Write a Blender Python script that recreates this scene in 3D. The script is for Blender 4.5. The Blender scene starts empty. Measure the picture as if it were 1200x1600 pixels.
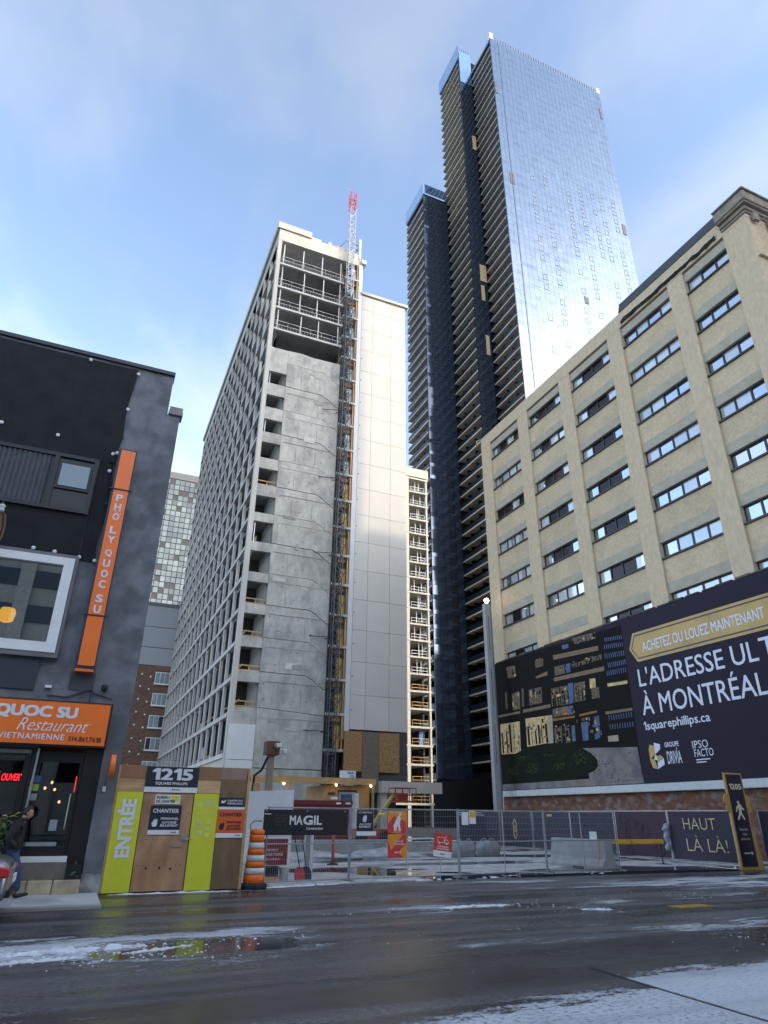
import bpy, math, random
from mathutils import Vector, Matrix
random.seed(7)
R = math.radians
SC = bpy.context.scene
COL = SC.collection

# ------------------------------------------------------------------ camera
cam_d = bpy.data.cameras.new('camera')
cam = bpy.data.objects.new('camera', cam_d); COL.objects.link(cam)
cam_d.sensor_fit = 'VERTICAL'; cam_d.sensor_height = 36.0
cam_d.lens = 36.0 * 1016.8 / 1600.0
cam_d.clip_start = 0.05; cam_d.clip_end = 6000
_p, _y, _r = R(25.03), R(23.3), R(.565)
_f = Vector((math.sin(_y)*math.cos(_p), math.cos(_y)*math.cos(_p), math.sin(_p)))
_rt = Vector((math.cos(_y), -math.sin(_y), 0)); _up = _rt.cross(_f)
_r2 = _rt*math.cos(_r) + _up*math.sin(_r); _u2 = -_rt*math.sin(_r) + _up*math.cos(_r)
cam.matrix_world = Matrix(((_r2.x, _u2.x, -_f.x, 0), (_r2.y, _u2.y, -_f.y, 0), (_r2.z, _u2.z, -_f.z, 1.65), (0, 0, 0, 1)))
SC.camera = cam

# ------------------------------------------------------------------ world, sun, exposure
SUN_H = Vector((0.62, -0.785, 0)).normalized(); SUN_EL = R(20)
SUN_DIR = Vector((SUN_H.x*math.cos(SUN_EL), SUN_H.y*math.cos(SUN_EL), math.sin(SUN_EL)))
w = bpy.data.worlds.new('World'); SC.world = w; w.use_nodes = True
nt = w.node_tree; nt.nodes.clear()
def N(tree, t, **k):
    n = tree.nodes.new(t)
    for a, b in k.items():
        setattr(n, a, b)
    return n
out = N(nt, 'ShaderNodeOutputWorld'); bg = N(nt, 'ShaderNodeBackground')
sky = N(nt, 'ShaderNodeTexSky'); sky.sky_type = 'NISHITA'; sky.sun_disc = False
sky.sun_elevation = SUN_EL; sky.sun_rotation = math.atan2(SUN_H.x, SUN_H.y)
sky.air_density = 1.0; sky.dust_density = 1.8; sky.ozone_density = 2.0; sky.altitude = 50
tc = N(nt, 'ShaderNodeTexCoord'); sep = N(nt, 'ShaderNodeSeparateXYZ')
nt.links.new(tc.outputs['Generated'], sep.inputs[0])
zc = N(nt, 'ShaderNodeMath', operation='MAXIMUM'); zc.inputs[1].default_value = 0.0
nt.links.new(sep.outputs['Z'], zc.inputs[0])
za = N(nt, 'ShaderNodeMath', operation='ADD'); za.inputs[1].default_value = 0.25
nt.links.new(zc.outputs[0], za.inputs[0])
dv = N(nt, 'ShaderNodeVectorMath', operation='DIVIDE')
cz = N(nt, 'ShaderNodeCombineXYZ')
for i in range(3): nt.links.new(za.outputs[0], cz.inputs[i])
nt.links.new(tc.outputs['Generated'], dv.inputs[0]); nt.links.new(cz.outputs[0], dv.inputs[1])
mp = N(nt, 'ShaderNodeMapping'); mp.inputs['Scale'].default_value = (1.5, 1.0, 0.6); mp.inputs['Rotation'].default_value = (0, 0, R(25)); mp.inputs['Location'].default_value = (3.1, 1.7, 0)
nt.links.new(dv.outputs[0], mp.inputs['Vector'])
cn = N(nt, 'ShaderNodeTexNoise'); cn.inputs['Scale'].default_value = 2.3; cn.inputs['Detail'].default_value = 7; cn.inputs['Roughness'].default_value = 0.5; cn.inputs['Distortion'].default_value = 0.3
nt.links.new(mp.outputs[0], cn.inputs['Vector'])
mr = N(nt, 'ShaderNodeMapRange'); mr.interpolation_type = 'SMOOTHSTEP'
mr.inputs['From Min'].default_value = 0.36; mr.inputs['From Max'].default_value = 0.68
mr.inputs['To Min'].default_value = 0.12; mr.inputs['To Max'].default_value = 0.52
nt.links.new(cn.outputs['Fac'], mr.inputs['Value'])
lum = N(nt, 'ShaderNodeRGBToBW'); nt.links.new(sky.outputs[0], lum.inputs[0])
ccol = N(nt, 'ShaderNodeVectorMath', operation='SCALE'); ccol.inputs[0].default_value = (1.7, 1.82, 2.1); nt.links.new(lum.outputs[0], ccol.inputs['Scale'])
mx = N(nt, 'ShaderNodeMix', data_type='RGBA'); nt.links.new(ccol.outputs[0], mx.inputs['B'])
nt.links.new(mr.outputs[0], mx.inputs['Factor']); nt.links.new(sky.outputs[0], mx.inputs['A'])
nt.links.new(mx.outputs['Result'], bg.inputs['Color']); bg.inputs['Strength'].default_value = 0.12
nt.links.new(bg.outputs[0], out.inputs[0])

sun_d = bpy.data.lights.new('sun', 'SUN'); sun_d.energy = 0.5; sun_d.angle = R(0.53); sun_d.color = (1, .82, .60)
sun = bpy.data.objects.new('sun', sun_d); COL.objects.link(sun)
sun.rotation_euler = SUN_DIR.to_track_quat('Z', 'Y').to_euler(); sun.location = (60, -80, 80)

vs = SC.view_settings; vs.view_transform = 'Standard'; vs.look = 'None'; vs.gamma = 1; vs.exposure = 2.02; vs.use_curve_mapping = False

# ------------------------------------------------------------------ materials
MATS = {}
def M(name, col=(.5, .5, .5), rough=.7, metal=0.0, var=.18, scale=3.0, stretch=(1, 1, 1), bump=0.0, bscale=None, rnd=0.0, emit=None, es=0.0, spec=.5, col2=None, c2scale=1.0, c2lo=.45, c2hi=.6, rvar=0.0, coat=0.0):
    if name in MATS: return MATS[name]
    m = bpy.data.materials.new(name); m.use_nodes = True; t = m.node_tree; L = t.links
    b = t.nodes['Principled BSDF']
    b.inputs['Roughness'].default_value = rough; b.inputs['Metallic'].default_value = metal
    b.inputs['Specular IOR Level'].default_value = spec; b.inputs['Coat Weight'].default_value = coat
    tcn = N(t, 'ShaderNodeTexCoord'); mpn = N(t, 'ShaderNodeMapping'); mpn.inputs['Scale'].default_value = stretch
    L.new(tcn.outputs['Object'], mpn.inputs['Vector'])
    oi = N(t, 'ShaderNodeObjectInfo')
    rv = N(t, 'ShaderNodeMath', operation='MULTIPLY'); rv.inputs[1].default_value = 37.0; L.new(oi.outputs['Random'], rv.inputs[0])
    ad = N(t, 'ShaderNodeVectorMath', operation='ADD'); L.new(mpn.outputs[0], ad.inputs[0]); L.new(rv.outputs[0], ad.inputs[1])
    nz = N(t, 'ShaderNodeTexNoise'); nz.inputs['Scale'].default_value = scale; nz.inputs['Detail'].default_value = 6; nz.inputs['Roughness'].default_value = .62
    L.new(ad.outputs[0], nz.inputs['Vector'])
    g = N(t, 'ShaderNodeMapRange'); g.inputs['From Min'].default_value = .25; g.inputs['From Max'].default_value = .75
    g.inputs['To Min'].default_value = 1 - var; g.inputs['To Max'].default_value = 1 + var
    L.new(nz.outputs['Fac'], g.inputs['Value'])
    base = None
    rgb = N(t, 'ShaderNodeRGB'); rgb.outputs[0].default_value = (*col, 1); base = rgb.outputs[0]
    if col2:
        n2 = N(t, 'ShaderNodeTexNoise'); n2.inputs['Scale'].default_value = c2scale; n2.inputs['Detail'].default_value = 5
        L.new(ad.outputs[0], n2.inputs['Vector'])
        g2 = N(t, 'ShaderNodeMapRange'); g2.inputs['From Min'].default_value = c2lo; g2.inputs['From Max'].default_value = c2hi; L.new(n2.outputs['Fac'], g2.inputs['Value'])
        m2 = N(t, 'ShaderNodeMix', data_type='RGBA'); m2.inputs['B'].default_value = (*col2, 1); L.new(base, m2.inputs['A']); L.new(g2.outputs[0], m2.inputs['Factor']); base = m2.outputs['Result']
    f = g.outputs[0]
    if rnd:
        rr = N(t, 'ShaderNodeMapRange'); rr.inputs['To Min'].default_value = 1 - rnd; rr.inputs['To Max'].default_value = 1 + rnd; L.new(oi.outputs['Random'], rr.inputs['Value'])
        mm = N(t, 'ShaderNodeMath', operation='MULTIPLY'); L.new(f, mm.inputs[0]); L.new(rr.outputs[0], mm.inputs[1]); f = mm.outputs[0]
    sc = N(t, 'ShaderNodeVectorMath', operation='SCALE'); L.new(base, sc.inputs[0]); L.new(f, sc.inputs['Scale'])
    L.new(sc.outputs[0], b.inputs['Base Color'])
    if rvar:
        r2 = N(t, 'ShaderNodeMapRange'); r2.inputs['From Min'].default_value = .3; r2.inputs['From Max'].default_value = .7; r2.inputs['To Min'].default_value = max(.02, rough-rvar); r2.inputs['To Max'].default_value = min(1, rough+rvar)
        L.new(nz.outputs['Fac'], r2.inputs['Value']); L.new(r2.outputs[0], b.inputs['Roughness'])
    if bump:
        n3 = N(t, 'ShaderNodeTexNoise'); n3.inputs['Scale'].default_value = bscale or scale*4; n3.inputs['Detail'].default_value = 5
        L.new(ad.outputs[0], n3.inputs['Vector'])
        bp = N(t, 'ShaderNodeBump'); bp.inputs['Strength'].default_value = 1.0; bp.inputs['Distance'].default_value = bump
        L.new(n3.outputs['Fac'], bp.inputs['Height']); L.new(bp.outputs[0], b.inputs['Normal'])
    if emit:
        b.inputs['Emission Color'].default_value = (*emit, 1); b.inputs['Emission Strength'].default_value = es
    MATS[name] = m
    return m

def glassy(name, col, gl=(.8, .87, .95), fac=.35, rough=.03, see=0.0, bump=0.0, rnd=.2):
    """window pane: tinted body + mirror share (more at grazing), optional see-through"""
    if name in MATS: return MATS[name]
    m = bpy.data.materials.new(name); m.use_nodes = True; t = m.node_tree; L = t.links; t.nodes.clear()
    o = N(t, 'ShaderNodeOutputMaterial')
    oi = N(t, 'ShaderNodeObjectInfo')
    if see:
        a = N(t, 'ShaderNodeBsdfTransparent'); a.inputs[0].default_value = (*col, 1)
    else:
        a = N(t, 'ShaderNodeBsdfDiffuse')
        rgb = N(t, 'ShaderNodeRGB'); rgb.outputs[0].default_value = (*col, 1)
        rr = N(t, 'ShaderNodeMapRange'); rr.inputs['To Min'].default_value = 1-rnd; rr.inputs['To Max'].default_value = 1+rnd; L.new(oi.outputs['Random'], rr.inputs['Value'])
        s = N(t, 'ShaderNodeVectorMath', operation='SCALE'); L.new(rgb.outputs[0], s.inputs[0]); L.new(rr.outputs[0], s.inputs['Scale']); L.new(s.outputs[0], a.inputs[0])
    g = N(t, 'ShaderNodeBsdfGlossy'); g.inputs['Color'].default_value = (*gl, 1); g.inputs['Roughness'].default_value = rough
    if bump:
        tcn = N(t, 'ShaderNodeTexCoord'); n3 = N(t, 'ShaderNodeTexNoise'); n3.inputs['Scale'].default_value = .8
        L.new(tcn.outputs['Object'], n3.inputs['Vector'])
        bp = N(t, 'ShaderNodeBump'); bp.inputs['Distance'].default_value = bump; L.new(n3.outputs['Fac'], bp.inputs['Height']); L.new(bp.outputs[0], g.inputs['Normal'])
    fr = N(t, 'ShaderNodeFresnel'); fr.inputs[0].default_value = 1.5
    ma = N(t, 'ShaderNodeMath', operation='ADD'); ma.use_clamp = True; ma.inputs[1].default_value = fac; L.new(fr.outputs[0], ma.inputs[0])
    x = N(t, 'ShaderNodeMixShader'); L.new(ma.outputs[0], x.inputs[0]); L.new(a.outputs[0], x.inputs[1]); L.new(g.outputs[0], x.inputs[2]); L.new(x.outputs[0], o.inputs[0])
    MATS[name] = m
    return m

# ------------------------------------------------------------------ mesh builder
class MB:
    def __init__(s, off=(0, 0, 0)):
        s.v = []; s.f = []; s.mi = []; s.m = 0; s.off = Vector(off)
    def add(s, vs, fs):
        b = len(s.v); o = s.off
        s.v += [(x[0]-o.x, x[1]-o.y, x[2]-o.z) for x in vs]
        for f in fs: s.f.append(tuple(b+i for i in f)); s.mi.append(s.m)
        return s
    def box(s, x0, x1, y0, y1, z0, z1):
        return s.add([(x0, y0, z0), (x1, y0, z0), (x1, y1, z0), (x0, y1, z0), (x0, y0, z1), (x1, y0, z1), (x1, y1, z1), (x0, y1, z1)],
                     [(0, 3, 2, 1), (4, 5, 6, 7), (0, 1, 5, 4), (1, 2, 6, 5), (2, 3, 7, 6), (3, 0, 4, 7)])
    def cbox(s, x0, x1, y0, y1, z0, z1, c):
        """box with all vertical and horizontal edges chamfered by c (rounded slab)"""
        vs = []; fs = []
        def ring(z, i): return [(x0+i, y0+i+c, z), (x0+i+c, y0+i, z), (x1-i-c, y0+i, z), (x1-i, y0+i+c, z), (x1-i, y1-i-c, z), (x1-i-c, y1-i, z), (x0+i+c, y1-i, z), (x0+i, y1-i-c, z)]
        for z, i in ((z0, c*.6), (z0+c, 0), (z1-c, 0), (z1, c*.6)): vs += ring(z, i)
        for k in range(3):
            for j in range(8): fs.append((k*8+j, k*8+(j+1) % 8, (k+1)*8+(j+1) % 8, (k+1)*8+j))
        fs.append(tuple(range(7, -1, -1))); fs.append(tuple(range(24, 32)))
        return s.add(vs, fs)
    def prism(s, poly, O, U, V, D):
        """2D polygon in (U,V) at O, extruded by vector D"""
        O, U, V, D = map(Vector, (O, U, V, D)); n = len(poly)
        a = [O+U*p[0]+V*p[1] for p in poly]; vs = a+[q+D for q in a]
        ar = sum(poly[i][0]*poly[(i+1) % n][1]-poly[(i+1) % n][0]*poly[i][1] for i in range(n))
        fl = (U.cross(V).dot(D) > 0) == (ar > 0)
        f0 = tuple(range(n)); f1 = tuple(range(n, 2*n))
        fs = [f0[::-1] if fl else f0, f1 if fl else f1[::-1]]
        for i in range(n):
            j = (i+1) % n
            fs.append((i, j, n+j, n+i) if fl else (j, i, n+i, n+j))
        return s.add(vs, fs)
    def tube(s, pts, r, n=6, cap=True):
        pts = [Vector(p) for p in pts]; rs = r if isinstance(r, (list, tuple)) else [r]*len(pts)
        vs = []; fs = []; pa = None
        for i, p in enumerate(pts):
            d = (pts[min(i+1, len(pts)-1)]-pts[max(i-1, 0)]).normalized()
            if pa is None:
                pa = d.orthogonal().normalized()
                if abs(d.z) < .9: pa = d.cross(Vector((0, 0, 1))).normalized()
            else:
                pa = (pa-d*pa.dot(d)).normalized()
            q = d.cross(pa)
            for k in range(n):
                a = 2*math.pi*(k+.5)/n; vs.append(p+(pa*math.cos(a)+q*math.sin(a))*rs[i])
        for i in range(len(pts)-1):
            for k in range(n):
                fs.append((i*n+k, i*n+(k+1) % n, (i+1)*n+(k+1) % n, (i+1)*n+k))
        if cap: fs.append(tuple(range(n-1, -1, -1))); fs.append(tuple(range((len(pts)-1)*n, len(pts)*n)))
        return s.add(vs, fs)
    def lathe(s, prof, c=(0, 0, 0), n=20, axis='z'):
        vs = []; fs = []
        for r, z in prof:
            for k in range(n):
                a = 2*math.pi*k/n; x, y = r*math.cos(a), r*math.sin(a)
                vs.append((c[0]+x, c[1]+y, c[2]+z) if axis == 'z' else ((c[0]+x, c[1]-z, c[2]+y) if axis == 'y' else (c[0]+z, c[1]+x, c[2]+y)))
        for i in range(len(prof)-1):
            for k in range(n): fs.append((i*n+k, i*n+(k+1) % n, (i+1)*n+(k+1) % n, (i+1)*n+k))
        fs.append(tuple(range(n-1, -1, -1))); fs.append(tuple(range((len(prof)-1)*n, len(prof)*n)))
        return s.add(vs, fs)
    def text(s, body, O, U, V, w=None, h=1.0, bold=0.0, depth=.004, shear=0.0, align='L', gap=1.0):
        """lettering fitted into a w x h box whose lower left corner is O; U right, V up"""
        O, U, V = map(Vector, (O, U, V)); Nn = U.cross(V)
        vs, fs = text_mesh(body, min(bold, 0.0), shear, gap)
        if not vs: return s
        if bold > 0:
            n0 = len(vs); v0, f0 = vs, fs; vs, fs = [], []
            for k, (dx, dy) in enumerate(((-1, -1), (1, -1), (-1, 1), (1, 1), (0, 0))):
                vs = vs + [(p[0]+dx*bold, p[1]+dy*bold*.8, .0006*k) for p in v0]; fs = fs + [tuple(i+k*n0 for i in f) for f in f0]
        xs = [p[0] for p in vs]; ys = [p[1] for p in vs]; x0, x1, y0, y1 = min(xs), max(xs), min(ys), max(ys)
        sy = h/(y1-y0); sx = w/(x1-x0) if w else sy
        ox = {'L': 0, 'C': -.5, 'R': -1}[align]*(x1-x0)*sx
        a = [O+U*((p[0]-x0)*sx+ox)+V*((p[1]-y0)*sy)+Nn*(depth+p[2]) for p in vs]
        return s.add(a, fs)
    def build(s, name, mats, parent=None, smooth=False, loc=None, kind=None):
        me = bpy.data.meshes.new(name); me.from_pydata(s.v, [], s.f)
        if not isinstance(mats, (list, tuple)): mats = [mats]
        for m in mats: me.materials.append(m)
        if len(mats) > 1: me.polygons.foreach_set('material_index', s.mi)
        if smooth: me.polygons.foreach_set('use_smooth', [True]*len(me.polygons))
        me.update()
        return link(name, me, parent, loc, kind)
def link(name, data, parent=None, loc=None, kind=None):
    o = bpy.data.objects.new(name, data); COL.objects.link(o)
    if parent: o.parent = parent
    if loc: o.location = loc
    if kind: o['kind'] = kind
    return o
_tc = {}
def text_mesh(body, bold, shear, gap=1.0):
    k = (body, bold, shear, gap)
    if k not in _tc and '1' in body and len(body) > 1 or (k not in _tc and body == '1'):
        V_, F_, x = [], [], 0.0
        for ch in body:
            if ch == ' ': x += .28; continue
            if ch == '1': v, f = [(.05, .55, 0), (.20, .70, 0), (.30, .70, 0), (.30, 0, 0), (.20, 0, 0), (.20, .585, 0), (.05, .47, 0)], [(0, 6, 5, 1), (1, 5, 4, 3, 2)]
            else: v, f = text_mesh(ch, bold, shear, gap)
            x0 = min(p[0] for p in v); x1 = max(p[0] for p in v); b = len(V_)
            V_ += [(p[0]-x0+x, p[1], 0) for p in v]; F_ += [tuple(i+b for i in q) for q in f]; x += x1-x0+.09
        _tc[k] = (V_, F_)
    if k not in _tc:
        cu = bpy.data.curves.new('t', 'FONT'); cu.body = body; cu.offset = bold; cu.shear = shear; cu.resolution_u = 3; cu.space_character = gap
        ob = bpy.data.objects.new('t', cu); COL.objects.link(ob)
        dg = bpy.context.evaluated_depsgraph_get(); dg.update()
        me = bpy.data.meshes.new_from_object(ob.evaluated_get(dg))
        _tc[k] = ([tuple(v.co) for v in me.vertices], [tuple(p.vertices) for p in me.polygons])
        bpy.data.objects.remove(ob); bpy.data.curves.remove(cu); bpy.data.meshes.remove(me)
    return _tc[k]
def tag(o, label, cat, group=None):
    o['label'] = label; o['category'] = cat
    if group: o['group'] = group
    return o
def thing(name, label, cat, loc=(0, 0, 0), rz=0, group=None):
    o = bpy.data.objects.new(name, None); COL.objects.link(o); o.location = loc; o.rotation_euler = (0, 0, rz); o.empty_display_size = .3
    return tag(o, label, cat, group)
def struct(o): o['kind'] = 'structure'; return o
FX, FZ = (1, 0, 0), (0, 0, 1)        # facing -Y : right, up
HX = (0, -1, 0)                       # facing -X : right

# common materials
white = M('white_paint', (.78, .78, .76), .5, var=.06, scale=4)
black = M('black_matte', (.018, .018, .02), .6, var=.2)
steel = M('galvanised_steel', (.42, .45, .47), .38, metal=.85, var=.15, scale=8)
dsteel = M('dark_steel', (.05, .05, .055), .45, metal=.6, var=.2)

# ================================================================== ground and road
def ground_mat(name, asph=(.028, .029, .032), snow_bias=0.0, near=True):
    m = bpy.data.materials.new(name); m.use_nodes = True; t = m.node_tree; L = t.links; b = t.nodes['Principled BSDF']
    tcn = N(t, 'ShaderNodeTexCoord'); sp = N(t, 'ShaderNodeSeparateXYZ'); L.new(tcn.outputs['Object'], sp.inputs[0])
    def noise(scale, stretch, det=7, rough=.6, loc=(0, 0, 0), dist=0.0):
        mp = N(t, 'ShaderNodeMapping'); mp.inputs['Scale'].default_value = stretch; mp.inputs['Location'].default_value = loc; L.new(tcn.outputs['Object'], mp.inputs['Vector'])
        n = N(t, 'ShaderNodeTexNoise'); n.inputs['Scale'].default_value = scale; n.inputs['Detail'].default_value = det; n.inputs['Roughness'].default_value = rough; n.inputs['Distortion'].default_value = dist
        L.new(mp.outputs[0], n.inputs['Vector']); return n.outputs['Fac']
    def mrange(v, a, c, lo=0, hi=1, smooth=True):
        n = N(t, 'ShaderNodeMapRange'); n.interpolation_type = 'SMOOTHSTEP' if smooth else 'LINEAR'
        n.inputs['From Min'].default_value = a; n.inputs['From Max'].default_value = c; n.inputs['To Min'].default_value = lo; n.inputs['To Max'].default_value = hi
        L.new(v, n.inputs['Value']); return n.outputs[0]
    def math_(op, a, c):
        n = N(t, 'ShaderNodeMath', operation=op)
        for i, q in enumerate((a, c)):
            if isinstance(q, (int, float)): n.inputs[i].default_value = q
            else: L.new(q, n.inputs[i])
        return n.outputs[0]
    X, Y = sp.outputs['X'], sp.outputs['Y']
    big = noise(.42, (.30, 1, 1), 8, .62, (4.2, 1.3, 0), .4)      # drifts pulled out along the street
    fine = noise(5.0, (.6, 1.6, 1), 8, .7)
    grit = noise(60, (1, 1, 1), 4, .7)
    speck = noise(22, (.6, 1.4, 1), 6, .75)
    mid = noise(1.6, (.28, 1.1, 1), 7, .65, (2, 8, 0), .5)
    s = math_('ADD', math_('ADD', big, math_('MULTIPLY', math_('SUBTRACT', fine, .5), .22)), math_('ADD', math_('MULTIPLY', math_('SUBTRACT', mid, .5), .42), math_('MULTIPLY', math_('SUBTRACT', speck, .5), .36)))
    if snow_bias: s = math_('SUBTRACT', s, math_('ADD', mrange(Y, 6.7, 7.75, 0, .26), mrange(X, 6.1, 6.6, .04, 0)))
    bias = math_('ADD', mrange(Y, 6.0, 8.8, .105, 0.0), mrange(Y, 1.0, 5.0, .02, 0.0))
    # ridge of ploughed slush in front of the shop, thin at right
    r1 = math_('MULTIPLY', mrange(Y, 9.6, 11.0, 0, 1), mrange(Y, 11.6, 12.6, 1, 0)); r1 = math_('MULTIPLY', r1, mrange(X, 2.0, 5.0, .15, -.02))
    r2 = math_('MULTIPLY', mrange(X, 13, 19, 0, 1), math_('MULTIPLY', mrange(Y, 11, 14, 0, .13), mrange(Y, 17, 18.5, 1, 0)))
    r3 = math_('MULTIPLY', mrange(X, 1.8, 5.2, 0, 1), mrange(Y, 6.2, 7.8, .22, 0))
    s = math_('ADD', math_('ADD', s, bias), math_('ADD', math_('ADD', r1, r2), r3))
    snow = mrange(s, .590-snow_bias, .645-snow_bias)
    snow = math_('MULTIPLY', snow, mrange(speck, .32, .48, .45 if not snow_bias else .7, 1.0))
    wet = mrange(noise(.55, (.35, 1, 1), 5, .55, (9, 3, 0)), .36, .62)
    pud = math_('MULTIPLY', math_('MULTIPLY', mrange(X, .0, 1.0, 0, 1), mrange(X, 2.6, 4.2, 1, 0)), math_('MULTIPLY', mrange(Y, 9.9, 10.4, 0, 1), mrange(Y, 11.0, 11.7, 1, 0)))
    pud = mrange(math_('ADD', math_('MULTIPLY', pud, .5), math_('MULTIPLY', big, .8)), .66, .74)
    snow = math_('MULTIPLY', snow, math_('SUBTRACT', 1.0, pud)); wet = math_('MAXIMUM', wet, pud)
    asn = noise(1.3, (.5, 1, 1), 8, .65)
    c1 = N(t, 'ShaderNodeMix', data_type='RGBA'); c1.inputs['A'].default_value = (*[v*.62 for v in asph], 1); c1.inputs['B'].default_value = (*[v*1.5 for v in asph], 1)
    L.new(mrange(math_('ADD', math_('MULTIPLY', asn, .7), math_('MULTIPLY', grit, .3)), .35, .65), c1.inputs['Factor'])
    c2 = N(t, 'ShaderNodeMix', data_type='RGBA'); c2.inputs['B'].default_value = (.50, .52, .545, 1); L.new(c1.outputs['Result'], c2.inputs['A']); L.new(snow, c2.inputs['Factor'])
    # dried salt film in long wheel tracks, broken up by the grit
    trk = noise(.9, (.06, 1.3, 1), 4, .5, (3, 5, 0)); film = math_('MULTIPLY', mrange(math_('ADD', trk, math_('MULTIPLY', math_('SUBTRACT', big, .5), .6)), .44, .62), mrange(speck, .40, .62, .15, 1.0))
    cs = N(t, 'ShaderNodeMix', data_type='RGBA'); cs.inputs['B'].default_value = (.23, .235, .245, 1); L.new(c2.outputs['Result'], cs.inputs['A']); L.new(math_('MULTIPLY', film, math_('MULTIPLY', math_('SUBTRACT', 1.0, pud), .62)), cs.inputs['Factor']); c2 = cs
    # brown slush stain
    c3 = N(t, 'ShaderNodeMix', data_type='RGBA'); c3.inputs['B'].default_value = (.10, .085, .07, 1); L.new(c2.outputs['Result'], c3.inputs['A'])
    L.new(math_('MULTIPLY', mrange(noise(.9, (.4, 1, 1), 6, .6, (1, 7, 0)), .5, .72), .35), c3.inputs['Factor'])
    L.new(c3.outputs['Result'], b.inputs['Base Color'])
    rg = math_('ADD', math_('ADD', mrange(wet, 0, 1, .36, .13), math_('MULTIPLY', film, .22)), math_('MULTIPLY', snow, .6)); rg = math_('ADD', rg, math_('MULTIPLY', grit, .06))
    rg = math_('MULTIPLY', rg, math_('SUBTRACT', 1.0, math_('MULTIPLY', pud, .75))); L.new(rg, b.inputs['Roughness'])
    bp = N(t, 'ShaderNodeBump'); bp.inputs['Distance'].default_value = .03; L.new(math_('SUBTRACT', 1.0, math_('MULTIPLY', pud, .9)), bp.inputs['Strength'])
    h = math_('ADD', math_('MULTIPLY', snow, .5), math_('ADD', math_('MULTIPLY', grit, mrange(wet, 0, 1, .34, .10)), math_('MULTIPLY', math_('MULTIPLY', fine, math_('SUBTRACT', 1.0, math_('MULTIPLY', snow, .85))), mrange(wet, 0, 1, .30, .12))))
    L.new(h, bp.inputs['Height']); L.new(bp.outputs[0], b.inputs['Normal'])
    return m
mb = MB(); mb.add([(-2500, -2500, -.06), (2500, -2500, -.06), (2500, 2500, -.06), (-2500, 2500, -.06)], [(0, 1, 2, 3)])
struct(mb.build('ground', M('ground_asphalt', (.05, .05, .052), .6, scale=.3, var=.3)))
mb = MB(); mb.add([(-120, -28, 0), (160, -28, 0), (160, 19.0, 0), (-120, 19.0, 0)], [(0, 1, 2, 3)])
struct(mb.build('road', ground_mat('wet_asphalt')))

# concrete pad under snow at the near right corner, a finger above the asphalt
padm = ground_mat('snowy_concrete_pad', (.034, .035, .038), .24)
mb = MB(); mb.prism([(6.1, -8), (30, -8), (30, 7.72), (6.12, 7.74)], (0, 0, -.02), (1, 0, 0), (0, 1, 0), (0, 0, .027))
pad = struct(mb.build('concrete_pad', padm))
mb = MB(); mb.box(6.07, 6.098, -8, 7.7, -.01, .0045); mb.build('joint_seal', M('joint_tar', (.02, .02, .022), .4), pad)
# pavement before the restaurant
pavm = M('pavement_concrete', (.52, .52, .51), .55, var=.25, scale=1.2, bump=.004, rvar=.2, col2=(.36, .36, .355), c2scale=.8)
pv = MB(); pv.box(-60, .82, 15.55, 17.9, -.05, .05); pavement = struct(pv.build('pavement', pavm))
kb = MB()
for i in range(14):
    x1 = .84-i*1.8; kb = MB(); kb.cbox(x1-1.785, x1, 15.38, 15.55, -.05, .062, .015); kb.build('kerb_stone', M('kerb_granite', (.27, .26, .25), .6, rnd=.15, scale=8), pavement)
for i in range(8):
    x1 = .82-i*1.6; kb = MB(); kb.box(x1-1.585, x1-.003, 15.565, 17.6, .049, .062); kb.build('paving_slab', pavm, pavement)

# building plot behind the fence: pale concrete with standing water
def slab_mat():
    m = bpy.data.materials.new('site_concrete'); m.use_nodes = True; t = m.node_tree; L = t.links; b = t.nodes['Principled BSDF']
    tcn = N(t, 'ShaderNodeTexCoord')
    def noise(scale, st, det=6, loc=(0, 0, 0)):
        mp = N(t, 'ShaderNodeMapping'); mp.inputs['Scale'].default_value = st; mp.inputs['Location'].default_value = loc; L.new(tcn.outputs['Object'], mp.inputs['Vector'])
        n = N(t, 'ShaderNodeTexNoise'); n.inputs['Scale'].default_value = scale; n.inputs['Detail'].default_value = det; L.new(mp.outputs[0], n.inputs['Vector']); return n.outputs['Fac']
    def mr_(v, a, c, lo, hi):
        n = N(t, 'ShaderNodeMapRange'); n.interpolation_type = 'SMOOTHSTEP'; n.inputs['From Min'].default_value = a; n.inputs['From Max'].default_value = c; n.inputs['To Min'].default_value = lo; n.inputs['To Max'].default_value = hi; L.new(v, n.inputs['Value']); return n.outputs[0]
    p = mr_(noise(.36, (.42, 1.0, 1), 3, (2.2, .9, 0)), .50, .53, 0, 1)
    g = noise(2.2, (1, 1, 1), 8)
    c1 = N(t, 'ShaderNodeMix', data_type='RGBA'); c1.inputs['A'].default_value = (.38, .375, .36, 1); c1.inputs['B'].default_value = (.57, .565, .55, 1); L.new(mr_(g, .35, .65, 0, 1), c1.inputs['Factor'])
    c2 = N(t, 'ShaderNodeMix', data_type='RGBA'); c2.inputs['B'].default_value = (.035, .036, .038, 1); L.new(c1.outputs['Result'], c2.inputs['A']); L.new(p, c2.inputs['Factor']); L.new(c2.outputs['Result'], b.inputs['Base Color'])
    L.new(mr_(p, 0, 1, .62, .035), b.inputs['Roughness'])
    bp = N(t, 'ShaderNodeBump'); bp.inputs['Distance'].default_value = .01; bp.inputs['Strength'].default_value = .5
    mu = N(t, 'ShaderNodeMath', operation='MULTIPLY'); L.new(g, mu.inputs[0]); L.new(mr_(p, 0, 1, 1, .02), mu.inputs[1]); L.new(mu.outputs[0], bp.inputs['Height']); L.new(bp.outputs[0], b.inputs['Normal'])
    return m
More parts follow.
